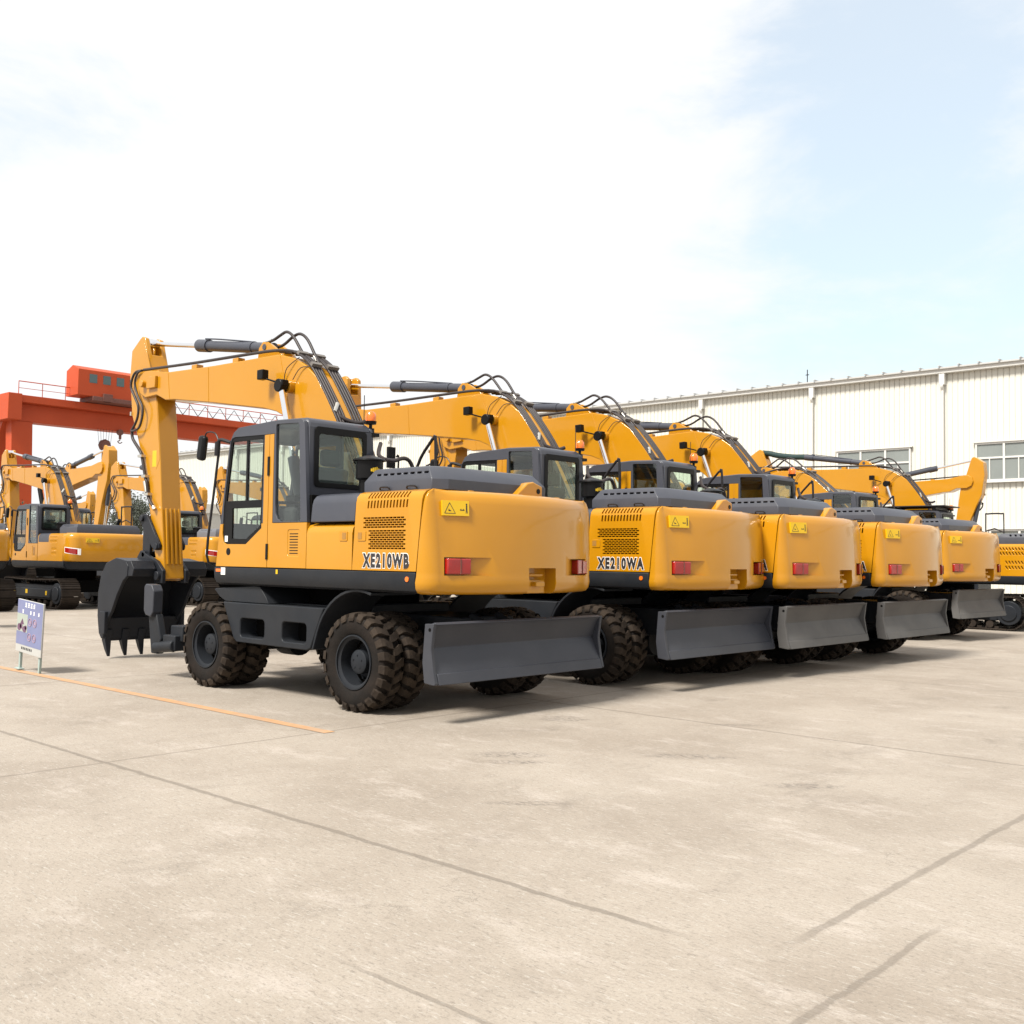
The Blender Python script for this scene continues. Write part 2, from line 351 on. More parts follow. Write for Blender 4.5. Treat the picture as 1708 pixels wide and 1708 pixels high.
for i in range(n):
    x0 = -2.27+i*.7; lm.add([(x0, 2.175, .004), (x0+.7, 2.175, .004), (x0+.7, 2.30, .004), (x0, 2.30, .004)], [(0, 1, 2, 3)])
tag(part('road_marking', lm, line_mat(), smooth=False), 'faded orange line painted on the concrete', 'floor marking', kind='structure')
# ------------------------------------------------------------------ wheels
RT = .515
def build_wheel(parent, x, side):
    """dual wheel; outer tyre face at y = side*1.31"""
    def Yv(y): return side*y
    rim = MB()
    for yo in (1.18, .84):
        rim.lathe([(.275, -.12), (.285, -.13), (.285, -.11), (.245, -.09), (.24, .09), (.285, .11), (.285, .125), (.27, .125)], 36, (x, Yv(yo), RT))
    s = side
    rim.lathe([(.0, s*1.10), (.17, s*1.10), (.235, s*1.06), (.24, s*1.0)], 32, (x, 0, RT))
    rim.lathe([(.0, s*1.245), (.10, s*1.245), (.125, s*1.23), (.13, s*1.05)], 28, (x, 0, RT))
    for k in range(10):
        t = k*math.pi/5; cx = x+.185*math.cos(t); cz = RT+.185*math.sin(t)
        rim.cyl((cx, s*1.08, cz), (cx, s*1.125, cz), .014, n=6)
    for k in range(5):
        t = k*math.pi*2/5+.3; cx = x+.07*math.cos(t); cz = RT+.07*math.sin(t)
        rim.cyl((cx, s*1.24, cz), (cx, s*1.253, cz), .009, n=6)
    w = part('wheel', rim, M['dark'], parent)
    for yo in (1.175, .835):
        t = MB(); prof = [(.272, -.10), (.30, -.125), (.37, -.138), (.44, -.135), (.468, -.122), (.478, -.09), (.480, 0), (.478, .09), (.468, .122), (.44, .135), (.37, .138), (.30, .125), (.272, .10)]
        t.lathe(prof, 48, (x, Yv(yo), RT), closed=True)
        o = part('tyre', t, M['rubber'], w, ang=60)
        tl = MB(); NL = 22
        for k in range(NL):
            for sd in (-1, 1):
                a0 = 2*math.pi*(k+(.5 if sd > 0 else 0))/NL
                def P(ang, r, y): return (x+r*math.cos(ang), Yv(yo)+y, RT+r*math.sin(ang))
                st = 2*math.pi/NL
                # (angle offset, half thickness, radius top, y)
                secs = [(.10, .27, RT+.001, .0), (.02, .27, RT+.001, .05), (-.17, .29, RT-.002, .09), (-.20, .30, RT-.012, .128), (-.20, .27, RT-.06, .150)]
                v = []
                for (ao, ht, rr, yy) in secs:
                    base = .455 if yy < .13 else .43
                    for (da, ra) in ((-ht, rr), (ht, rr), (ht*1.15, base), (-ht*1.15, base)):
                        v.append(P(a0+(ao+da)*st, ra, sd*yy))
                f = [(0, 1, 2, 3), (16, 19, 18, 17)]
                for q in range(4):
                    for e in range(4):
                        f.append((q*4+e, q*4+(e+1) % 4, (q+1)*4+(e+1) % 4, (q+1)*4+e))
                tl.add(v, f)
        part('tread_lugs', tl, M['lug'], w, smooth=False)
    return w

# ------------------------------------------------------------------ cab (shared)
def build_cab(root, dz=0, guard=False):
    Z = lambda P: [(x, z+dz) for x, z in P]
    W1 = Z([(.955, 2.97), (.93, 3.0), (.87, 3.012), (.262, 3.0), (.28, 1.92), (.59, 1.735), (1.0, 1.735), (1.06, 1.76), (1.09, 1.86), (1.075, 2.2)])
    W2 = Z([(.035, 3.09), (.02, 3.105), (-.38, 3.088), (-.402, 3.07), (-.462, 1.99), (-.10, 1.99), (-.03, 2.02), (.012, 2.09), (.022, 2.2)])
    grey = Z([(1.143, 1.98), (1.0, 2.86), (.965, 2.98), (.90, 3.07), (.80, 3.12), (.1, 3.148), (-.44, 3.128), (-.49, 3.10), (-.505, 3.05), (-.585, 1.98), (.065, 1.98), (.065, 3.0), (.255, 3.0), (.255, 1.98)])
    cab = part('cab', MB().prism(grey, 1.255, 1.30), M['grey'], root, .018, cut=[MB().prism(W1, 1.2, 1.4), MB().prism(W2, 1.2, 1.4)])
    part('side_wall', MB().prism(Z([(1.143, 1.98), (1.0, 2.86), (.965, 2.98), (.90, 3.07), (.80, 3.12), (.1, 3.148), (-.44, 3.128), (-.49, 3.10), (-.505, 3.05), (-.585, 1.98)]), .32, .363),
         M['grey'], cab, .018, cut=[MB().prism(W2, .2, .5), MB().prism(Z([(.95, 2.95), (.15, 2.95), (.15, 2.05), (1.06, 2.05)]), .2, .5)])
    part('rear_wall', MB().prism([(.366, 2.28+dz), (.366, 3.05+dz), (1.252, 3.05+dz), (1.252, 2.28+dz)], -.53, -.485, 'x'), M['grey'], cab, .004, cut=[MB().prism(rbox((.47, 2.40+dz), (1.16, 3.0+dz), .05), -.7, -.4, 'x')])
    yl = Z([(1.215, 1.47), (1.143, 1.975), (.251, 1.975), (.251, 2.995), (.069, 2.995), (.069, 1.975), (-.582, 1.975), (-.582, 1.47)])
    door = part('door', MB().prism(yl, 1.252, 1.303), M['yellow'], cab, .006, cut=[MB().prism(W1, 1.2, 1.4), MB().prism(W2, 1.2, 1.4), MB().box((.150, 1.29, 1.40+dz), (.158, 1.4, 3.1+dz)),
        MB().prism(rbox((-.46, 1.60+dz), (-.235, 1.90+dz), .03), 1.297, 1.4)], label='yellow cab door and rear cab panel')
    # roof
    roof = [(.955, 2.975), (.90, 3.085), (.80, 3.135), (.1, 3.168), (-.44, 3.15), (-.50, 3.12), (-.53, 3.0), (-.45, 3.0), (.1, 3.06), (.8, 3.04)]
    part('cab_roof', MB().prism(Z(roof), .368, 1.252), M['grey'], cab, .03)
    vb = MB()                                                     # vent slats of the panel behind the door
    for k in range(8): vb.box((-.425, 1.292, 1.63+dz+k*.031), (-.27, 1.3005, 1.640+dz+k*.031))
    vb.prism(rbox((.905, 1.605+dz), (.99, 1.69+dz), .04, 5), 1.30, 1.308)
    vb.box((.135, 1.30, 2.52+dz), (.172, 1.315, 2.74+dz)); vb.box((.135, 1.30, 1.56+dz), (.172, 1.315, 1.74+dz))
    part('door_fitting', vb, M['black'], cab, .003)
    # glazing
    gk = MB().prism(W1, 1.268, 1.292); ik = Z([(.925, 2.955), (.30, 2.955), (.315, 2.25), (1.035, 2.25)]); jk = Z([(.315, 2.16), (.325, 1.95), (.60, 1.80), (.90, 1.80), (.90, 2.16)])
    part('window_seal', gk, M['black'], cab, .004, cut=[MB().prism(ik, 1.2, 1.4), MB().prism(jk, 1.2, 1.4)])
    part('window_slider', MB().box((.60, 1.262, 2.23+dz), (.64, 1.288, 2.97+dz)), M['black'], cab)
    part('window', MB().prism(W1, 1.276, 1.281), GL, cab, smooth=False)
    part('window', MB().prism(W2, 1.276, 1.281), GL, cab, smooth=False)
    part('window', MB().prism(W2, .34, .345).prism(Z([(.95, 2.95), (.15, 2.95), (.15, 2.0), (1.06, 2.0)]), .34, .345), GL, cab, smooth=False)
    part('rear_window_seal', MB().prism(rbox((.445, 2.375+dz), (1.185, 3.055+dz), .05), -.545, -.533, 'x'), M['black'], cab, .003, cut=[MB().prism(rbox((.50, 2.43+dz), (1.125, 2.975+dz), .04), -.6, -.5, 'x')])
    part('rear_window', MB().prism(rbox((.46, 2.385+dz), (1.17, 3.045+dz), .05), -.532, -.527, 'x'), GLR, cab, smooth=False)
    ws = [(1.14, .37, 2.0+dz), (1.14, 1.25, 2.0+dz), (.965, 1.25, 2.97+dz), (.965, .37, 2.97+dz)]
    part('windscreen', MB().add(ws+[(x+.006, y, z) for x, y, z in ws], [(0,1,2,3), (4,7,6,5), (0,4,5,1), (1,5,6,2), (2,6,7,3), (3,7,4,0)]), GL, cab, smooth=False)
    part('front_panel', MB().prism(Z([(1.20, 1.47), (1.14, 1.99), (1.10, 1.99), (1.16, 1.47)]), .32, 1.25), M['grey'], cab)
    # interior
    it = MB().box((-.30, .60, 1.75+dz), (.22, 1.10, 1.98+dz)).box((-.42, .62, 1.95+dz), (-.24, 1.08, 2.62+dz), Matrix.Rotation(R(-8), 3, 'Y')).box((-.44, .72, 2.63+dz), (-.34, .98, 2.82+dz))
    it.box((-.15, 1.08, 1.95+dz), (.25, 1.18, 2.16+dz)).box((-.15, .50, 1.95+dz), (.25, .60, 2.16+dz))
    part('seat', it, M['seat'], cab, .04)
    co = MB().cyl((.62, .84, 1.55+dz), (.50, .84, 2.20+dz), .05).lathe([(.165, -.012), (.18, 0), (.165, .012)], 20, (.48, .84, 2.24+dz), 'z').box((.62, .45, 2.05+dz), (.8, .6, 2.35+dz)).cyl((.2, 1.13, 2.15+dz), (.26, 1.13, 2.32+dz), .02)
    part('steering_console', co, M['black'], cab)
    part('cab_floor', MB().box((1.14, .36, 1.47+dz), (-.52, 1.25, 1.56+dz)).box((-.60, .36, 1.56+dz), (-.49, 1.25, 2.28+dz)), M['void'], cab)
    # mirror and its rail
    mi = MB().tube([(1.13, 1.35, 2.90+dz), (1.20, 1.36, 2.4+dz), (1.33, 1.36, 1.60+dz), (1.33, 1.25, 1.50+dz)], .016, sm=3).tube([(1.00, 1.28, 2.96+dz), (1.13, 1.35, 2.99+dz), (1.15, 1.36, 2.86+dz)], .022).cyl((1.15, 1.36, 2.97+dz), (1.16, 1.36, 2.80+dz), .034)
    mi.tube([(1.13, 1.36, 2.98+dz), (1.22, 1.36, 3.08+dz), (1.40, 1.36, 3.10+dz), (1.45, 1.36, 3.02+dz)], .009, 6)
    mr_ = part('mirror_rail', mi, M['rail'], cab)
    rr = Matrix.Rotation(R(14), 3, 'Y')
    part('mirror', MB().box((1.42, 1.32, 2.76+dz), (1.57, 1.40, 3.07+dz), Matrix.Rotation(R(-10), 3, 'Y')), M['black'], cab, .05, 3)
    # beacon and antenna on the rear corner of the roof
    bb = MB().cyl((-.44, .31, 3.03+dz), (-.44, .31, 3.12+dz), .045).cyl((-.44, .31, 3.12+dz), (-.44, .31, 3.18+dz), .02).cyl((-.44, .31, 3.17+dz), (-.44, .31, 3.205+dz), .065, .072).box((-.52, .24, 3.02+dz), (-.40, .48, 3.06+dz))
    be = part('beacon', bb, M['black'], cab)
    part('beacon_lens', MB().lathe([(.060, 0), (.066, .04), (.06, .085), (.035, .115), (0, .122)], 18, (-.44, .31, 3.206+dz), 'z'), M['amber'], cab)
    part('antenna', MB().cyl((-.45, .42, 3.06+dz), (-.45, .42, 3.50+dz), .005, n=6), M['rail'], cab)
    if guard:
        part('roof_guard', MB().box((1.15, .25, 3.24+dz), (-.65, 1.38, 3.275+dz)).box((.9, .3, 3.16+dz), (.8, 1.3, 3.24+dz)).box((-.3, .3, 3.16+dz), (-.4, 1.3, 3.24+dz)), M['rail'], cab, .01, label='flat black guard on the cab roof')
    return cab

# ------------------------------------------------------------------ boom, stick, bucket
BOOM = [(5.27, 4.10), (5.33, 4.24), (5.28, 4.37), (5.15, 4.44), (4.95, 4.43), (4.40, 4.343), (3.186, 4.297), (2.05, 4.275), (1.566, 4.262), (1.252, 4.18), (.982, 4.05), (.755, 3.88), (.56, 3.63), (.38, 3.38), (.10, 2.90), (-.25, 2.2), (-.33, 1.85), (-.25, 1.62), (-.05, 1.55), (.15, 1.65), (.60, 2.3), (1.02, 2.95), (1.25, 3.27), (1.413, 3.422), (1.613, 3.508), (1.897, 3.575), (3.159, 3.765), (4.224, 3.91), (4.48, 3.926), (4.75, 4.03), (5.1, 4.02)]
def build_front(root, dz=0, wrap=False):
    B = [(x, z+dz) for x, z in BOOM]
    boom = part('boom', MB().prism(B, -.22, .22), M['yellow'], root, .012)
    for y in (.07, -.12): part('boom_bracket', MB().prism([(1.62, 4.24+dz), (1.70, 4.33+dz), (1.98, 4.50+dz), (2.10, 4.52+dz), (2.20, 4.44+dz), (2.22, 4.28+dz)], y, y+.05), M['yellow'], boom, .008)
    for bx in (4.78, 3.70, 2.62): part('pipe_bracket', MB().box((bx-.07, .10, 4.27+dz), (bx+.07, .216, 4.375+dz+(bx-3.7)*.03)), M['yellow'], boom, .008)
    part('pivot_keeper', MB().box((4.72, .22, 4.14+dz), (4.98, .27, 4.32+dz)).cyl((5.1, .2, 4.23+dz), (5.1, .30, 4.23+dz), .055).box((4.95, .215, 4.17+dz), (5.12, .24, 4.29+dz)), M['yellow'], boom, .008)
    part('cylinder_pin', MB().cyl((1.28, -.30, 3.80+dz), (1.28, .30, 3.80+dz), .085), M['yellow'], boom, .005)
    for pts in (((1.55, 4.255), (1.30, 3.43)), ((3.30, 4.295), (3.27, 3.785)), ((4.42, 4.34), (4.36, 3.93))):
        part('weld_seam', MB().tube([(pts[0][0], .2205, pts[0][1]-.01+dz), (pts[1][0], .2205, pts[1][1]+.01+dz)], .006, 5, 0), M['yellow'], boom)
    # arm cylinder
    A = Vector((2.06, 0, 4.44+dz)); T = Vector((5.32, 0, 4.925+dz)); d = (T-A).normalized(); L_ = (T-A).length
    cy = MB().cyl(A-d*.05, A+d*1.62, .078, n=24).cyl(A+d*1.60, A+d*1.88, .094, n=24).cyl(A+d*1.88, A+d*1.91, .09, .06, n=24).cyl(A+d*.42, A+d*.45, .088, n=24).cyl((2.06, -.13, 4.44+dz), (2.06, .13, 4.44+dz), .04).tube([A+d*.44+Vector((0, 0, .08)), A+d*1.2+Vector((0, .06, .095)), A+d*1.65+Vector((0, .04, .1))], .012, 6)
    part('arm_cylinder', cy, M['grey'], boom)
    part('arm_cylinder_rod', (MB().tube([A+d*1.88, A+d*1.95, A+d*2.3+Vector((0, 0, -.03)), A+d*2.8+Vector((0, 0, -.03)), T-d*.25, T], .085, 14, 3) if wrap else MB().cyl(A+d*1.9, T, .036, n=16)).cyl((5.32, -.10, 4.925+dz), (5.32, .10, 4.925+dz), .07), M['green'] if wrap else M['chrome'], boom, label='cylinder rod wrapped in green sheet' if wrap else None)
    for s in (1, -1):
        y = s*.37; a = Vector((1.30, y, 3.80+dz)); b = Vector((.62, y, 1.70+dz)); dd = (b-a).normalized()
        c_ = part('boom_cylinder', MB().cyl(a+dd*1.0, b, .075, n=20), M['grey'], root)
        part('boom_cylinder_rod', MB().cyl(a, a+dd*1.05, .040, n=18), M['chrome'], c_)
        part('cylinder_eye', MB().cyl((1.30, y-.055, 3.80+dz), (1.30, y+.055, 3.80+dz), .085, n=20).box((1.20, y-.05, 3.79+dz), (1.30, y+.05, 3.87+dz)), M['black'], c_, .01)
    part('work_lamp', MB().box((1.65, .32, 3.92+dz), (1.78, .42, 4.05+dz)).cyl((1.66, .36, 3.93+dz), (1.50, .24, 3.87+dz), .012), M['black'], boom, .035, 3)
    # pipes and hoses down the back of the boom
    path = [(1.62, 4.30), (1.26, 4.245), (.99, 4.11), (.78, 3.92), (.40, 3.42), (.13, 2.97), (-.10, 2.50)]
    for k, y in enumerate((.205, .165, .12, .08, -.05, -.095, -.14, -.185)):
        off = .012 if k % 2 else .03
        part('hose', MB().tube([(x+off*.9, y, z+off+dz) for x, z in path], .0175, 7, 3), M['hose'], boom, ang=60)
    for (x, z) in ((1.15, 4.20), (.86, 4.02)):
        for ya, yb in ((-.205, -.03), (.065, .222)): part('hose_clamp', MB().box((x-.022, ya, z+.01+dz), (x+.022, yb, z+.06+dz), Matrix.Rotation(R(50), 3, 'Y')), M['pipe_clamp'], boom)
    part('hose_fitting', MB().cyl((2.05, .10, 4.50+dz), (1.92, .1, 4.52+dz), .018), M['steel'], boom)
    part('hose_fitting', MB().cyl((1.25, .1, 4.27+dz), (1.18, .1, 4.20+dz), .022), M['steel'], boom); part('hose_fitting', MB().cyl((1.02, .06, 4.19+dz), (.96, .06, 4.12+dz), .022), M['steel'], boom)
    cl = MB().cyl((.47, .1, 3.52+dz), (.40, .2, 3.40+dz), .03).cyl((.60, .12, 3.5+dz), (.45, .16, 3.44+dz), .025)
    part('hose_fitting', cl, M['steel'], boom)
    hp = MB().tube([(2.05, .10, 4.50+dz), (1.88, .1, 4.515+dz), (1.72, .1, 4.56+dz), (1.58, .1, 4.585+dz), (1.43, .1, 4.50+dz), (1.23, .1, 4.27+dz), (1.12, .1, 4.17+dz)], .02, 8)
    part('loop_hose', hp, M['hose'], boom, ang=60); hp = MB().tube([(2.0, .02, 4.44+dz), (1.84, .03, 4.43+dz), (1.70, .04, 4.45+dz), (1.5, .05, 4.52+dz), (1.33, .06, 4.53+dz), (1.17, .06, 4.43+dz), (1.0, .06, 4.20+dz), (.9, .06, 4.06+dz)], .02, 8)
    part('loop_hose', hp, M['hose'], boom, ang=60); hp = MB()
    hp.tube([(.50, .12, 3.48+dz), (.38, .15, 3.36+dz), (.22, .0, 3.27+dz), (.15, -.12, 3.30+dz)], .028, 8)
    part('loop_hose', hp, M['hose'], boom, ang=60)
    for (a, b, c) in (((1.42, .24, 3.9), (1.33, .26, 4.05), (1.12, .22, 4.17)), ((1.2, .26, 3.88), (1.05, .25, 4.02), (.86, .2, 4.02))):
        part('lamp_wire', MB().tube([(q[0], q[1], q[2]+dz) for q in (a, b, c)], .006, 5), M['hose'], boom, ang=60)
    th = MB().tube([(1.30, .19, 4.26+dz), (1.70, .19, 4.335+dz), (2.5, .2, 4.365+dz), (3.76, .2, 4.405+dz), (5.20, .2, 4.468+dz)], .022, 8, 3)
    part('top_pipe', th, M['hose'], boom, ang=60)
    # stick
    S = [(5.24, 4.93), (5.27, 4.99), (5.35, 5.02), (5.42, 4.99), (5.674, 4.83), (5.715, 4.43), (5.61, 3.8), (5.42, 3.45), (5.23, 3.05), (4.97, 2.31), (4.78, 1.64), (4.63, 1.26), (4.55, 1.20), (4.45, 1.24), (4.59, 2.17), (4.69, 3.03), (4.83, 3.90), (4.86, 4.02), (5.07, 4.47)]
    stick = part('stick', MB().prism([(x, z+dz) for x, z in S], -.16, .16), M['yellow'], root, .012, cut=[MB().box((5.0, -.085, 4.72+dz), (5.44, .085, 5.2+dz))])
    rib = MB().prism([(x, z+dz) for x, z in ((5.02, 4.42), (5.24, 4.90), (5.30, 4.88), (5.10, 4.42))], .16, .175)
    part('stick_plate', rib, M['yellow'], stick, .004); rib = MB()
    rib.prism([(x, z+dz) for x, z in ((4.86, 4.02), (5.12, 3.93), (5.05, 3.2), (4.80, 2.9), (4.70, 3.05))], .16, .163)
    part('stick_plate', rib, M['yellow'], stick, .001)
    for yy in (-.105, -.035, .035, .105): part('stick_rib', MB().box((4.50, yy-.014, 1.45+dz), (4.53, yy+.014, 2.30+dz), Matrix.Rotation(R(6), 3, 'Y')), M['yellow'], stick, .004)
    sh = MB().tube([(5.235, .21, 4.46+dz), (5.42, .21, 4.46+dz), (5.53, .21, 4.38+dz), (5.568, .21, 4.227+dz), (5.43, .21, 4.05+dz), (5.32, .21, 3.90+dz), (5.33, .21, 3.75+dz), (5.40, .21, 3.64+dz), (5.50, .21, 3.55+dz)], .019, 8)
    sh.tube([(5.20, .24, 4.45+dz), (5.32, .24, 4.42+dz), (5.397, .24, 4.282+dz), (5.30, .24, 4.08+dz), (5.144, .24, 3.90+dz), (5.12, .24, 3.76+dz), (5.2, .24, 3.58+dz), (5.34, .24, 3.53+dz), (5.50, .22, 3.53+dz)], .017, 8)
    sh.tube([(5.52, .2, 3.56+dz), (5.50, .2, 3.44+dz), (5.43, .2, 3.36+dz), (5.26, .2, 3.22+dz), (5.18, .2, 3.12+dz), (5.05, .2, 2.78+dz), (5.0, .2, 2.70+dz), (4.94, .2, 2.47+dz), (4.78, .2, 2.32+dz)], .024, 8)
    part('stick_hose', sh, M['hose'], stick, ang=60)
    sc = MB()
    for (x, z) in ((5.19, 3.12), (5.06, 2.80), (4.96, 2.52)): sc.box((x-.06, .15, z-.02+dz), (x+.06, .235, z+.02+dz))
    sc.cyl((4.78, .2, 2.32+dz), (4.74, .2, 2.28+dz), .03).box((5.6, .1, 3.79+dz), (5.64, .18, 3.85+dz)).cyl((5.06, .2, 2.72+dz), (4.99, .2, 2.55+dz), .031)
    part('stick_clamp', sc, M['steel'], stick)
    st = part('warning_sticker', MB().box((4.80, .161, 2.94+dz), (4.92, .1635, 3.19+dz)), M['stick'], stick)
    # bucket cylinder in front of the stick
    a = Vector((5.62, 0, 4.25+dz)); b = Vector((5.12, 0, 2.17+dz)); dd = (b-a).normalized()
    bc = part('bucket_cylinder', MB().cyl(a, a+dd*1.35, .07, n=18), M['grey'], stick); part('bucket_cylinder_rod', MB().cyl(a+dd*1.3, b, .038), M['chrome'], stick)
    # linkage
    lk = MB()
    for y in (.20, -.20):
        s = 1 if y > 0 else -1
        lk.prism([(x, z+dz) for x, z in ((5.12, 2.12), (5.02, 2.22), (4.93, 2.20), (4.55, 1.76), (4.545, 1.70), (4.62, 1.66), (4.75, 1.70), (5.08, 2.04))], y-.022, y+.022)
    for y in (.14, -.14):
        lk.prism([(x, z+dz) for x, z in ((5.14, 2.15), (5.02, 2.19), (4.90, 1.95), (4.92, 1.60), (5.05, 1.52), (5.14, 1.62))], y-.025, y+.025)
    lk.cyl((5.05, -.26, 2.15+dz), (5.05, .26, 2.15+dz), .05).cyl((4.63, -.24, 1.72+dz), (4.63, .24, 1.72+dz), .055).cyl((5.02, -.22, 1.60+dz), (5.02, .22, 1.60+dz), .05)
    part('linkage', lk, M['bucket'], stick, .008)
    # bucket
    zb = dz*.3
    side = [(4.74, 1.27), (4.72, 1.42), (4.80, 1.50), (5.10, 1.54), (5.40, 1.46), (5.56, 1.28), (5.64, 1.0), (5.64, .65), (5.58, .38), (5.50, .30), (5.42, .32), (5.40, .48), (5.30, .62), (5.20, .72), (5.04, .98), (4.86, 1.20)]
    bk = MB()
    for y in (.58, -.60): bk.prism(side, y-.02, y+.03)
    outer = [(4.74, 1.27), (4.72, 1.42), (4.80, 1.50), (5.10, 1.54), (5.40, 1.46), (5.56, 1.28), (5.64, 1.0), (5.64, .65), (5.56, .32), (5.44, .26)]
    inner = [(5.43, .31), (5.53, .36), (5.60, .66), (5.60, .98), (5.52, 1.25), (5.37, 1.42), (5.10, 1.50), (4.83, 1.46), (4.77, 1.41), (4.78, 1.27)]
    bk.prism(outer+inner, -.60, .58)
    for s in (1, -1): bk.prism([(4.42, 1.17), (4.42, 1.36), (4.60, 1.50), (4.80, 1.56), (5.10, 1.66), (5.25, 1.50), (4.8, 1.45), (4.66, 1.17)], s*.19-.03, s*.19+.03)
    bk.prism([(4.60, 1.27), (4.56, 1.38), (4.66, 1.50), (4.80, 1.50), (4.80, 1.27)], .24, .60).prism([(4.60, 1.27), (4.56, 1.38), (4.66, 1.50), (4.80, 1.50), (4.80, 1.27)], -.62, -.24)
    bk.prism([(5.36, .62), (5.46, .62), (5.52, .30), (5.42, .30)], -.60, .60)        # lip plate
    bk.box((5.30, .60, .38), (5.46, .66, .72)).box((5.30, -.68, .38), (5.46, -.62, .72))
    bk.cyl((4.53, -.27, 1.28), (4.53, .27, 1.28), .07)
    bo = part('bucket', bk, M['bucket'], root, .01)
    for k in range(5):
        y = -.54+k*.27; t = MB()
        v = []
        for (x, z, hx, hy) in ((5.42, .44, .06, .055), (5.46, .28, .055, .05), (5.42, .14, .035, .035), (5.38, .035, .012, .02)):
            for (a_, b_) in ((-1, -1), (1, -1), (1, 1), (-1, 1)): v.append((x+a_*hx, y+b_*hy, z))
        f = [(0, 1, 2, 3), (12, 15, 14, 13)]
        for q in range(3):
            for e in range(4): f.append((q*4+e, q*4+(e+1) % 4, (q+1)*4+(e+1) % 4, (q+1)*4+e))
        t.add(v, f); part('bucket_tooth', t, M['bucket'], bo, .006)
    return boom

# ------------------------------------------------------------------ engine house, counterweight (wheeled)
def arc_section(z0, z1, w=1.30, t=0):
    w -= t; z1 -= t
    return [(w, z0), (w, z1-.12), (w-.012, z1-.065), (w-.045, z1-.025), (w-.11, z1-.004), (w-.2, z1), (-w+.2, z1), (-w+.11, z1-.004), (-w+.045, z1-.025), (-w+.012, z1-.065), (-w, z1-.12), (-w, z0)]
def sticker(parent, P0, ux, uz, w, h, nrm):
    """yellow warning plate with triangle and standing figure; P0 = top-left corner"""
    P0 = Vector(P0); ux = Vector(ux).normalized(); uz = Vector(uz).normalized(); n_ = Vector(nrm).normalized()
    def q(a, b, e): return P0+ux*a*w-uz*b*h+n_*e
    def plate(mb, pts, e0, e1):
        k = len(pts); v = [q(a, b, e0) for a, b in pts]+[q(a, b, e1) for a, b in pts]
        mb.add(v, [tuple(range(k)), tuple(range(2*k-1, k-1, -1))]+[(i, i+k, (i+1) % k+k, (i+1) % k) for i in range(k)])
    mb = MB(); plate(mb, [(0, 0), (1, 0), (1, 1), (0, 1)], -.03, .003); st = part('warning_sticker', mb, M['stick'], parent, smooth=False)
    mk = MB()
    def seg(a, b, t=.012):
        a_ = Vector((a[0]*w, a[1]*h)); b_ = Vector((b[0]*w, b[1]*h)); d = (b_-a_).normalized(); pn = Vector((-d.y, d.x))*t*w*.8
        pts = [a_+pn, b_+pn, b_-pn, a_-pn]; plate(mk, [(p.x/w, p.y/h) for p in pts], .0031, .0045)
    seg((.08, .85), (.27, .15)); seg((.27, .15), (.48, .85)); seg((.08, .85), (.48, .85))
    seg((.22, .65), (.32, .68), .02); seg((.24, .55), (.26, .7), .012)
    seg((.66, .62), (.82, .62), .018); seg((.66, .62), (.70, .54)); seg((.82, .62), (.78, .54))
    seg((.905, .32), (.905, .62), .03); seg((.89, .6), (.88, .82), .014); seg((.92, .6), (.93, .82), .014)
    plate(mk, [(.88, .18), (.93, .18), (.93, .30), (.88, .30)], .0031, .0045)
    part('warning_symbol', mk, M['ink'], st, smooth=False)
    return st
def cw_ring(z, din, xs, k=10, R_=.22, w=1.305, xb=-2.62, bul=.10, rx=None):
    rx = R_ if rx is None else rx
    P = [(xs, w-din)]
    cxx, cyy = xb+rx, w-R_
    for i in range(k+1):
        t = R(90+90*i/k); P.append((cxx+max(.01, rx-din)*math.cos(t), cyy+max(.01, R_-din)*math.sin(t)))
    n = 14
    for i in range(1, n):
        y = (w-R_)*(1-2*i/n); P.append((xb-bul*(1-(y/(w-R_))**2)+din, y))
    for i in range(k+1):
        t = R(180+90*i/k); P.append((cxx+max(.01, rx-din)*math.cos(t), -cyy+max(.01, R_-din)*math.sin(t)))
    P.append((xs, -w+din))
    return [(x, y, z) for x, y in P]
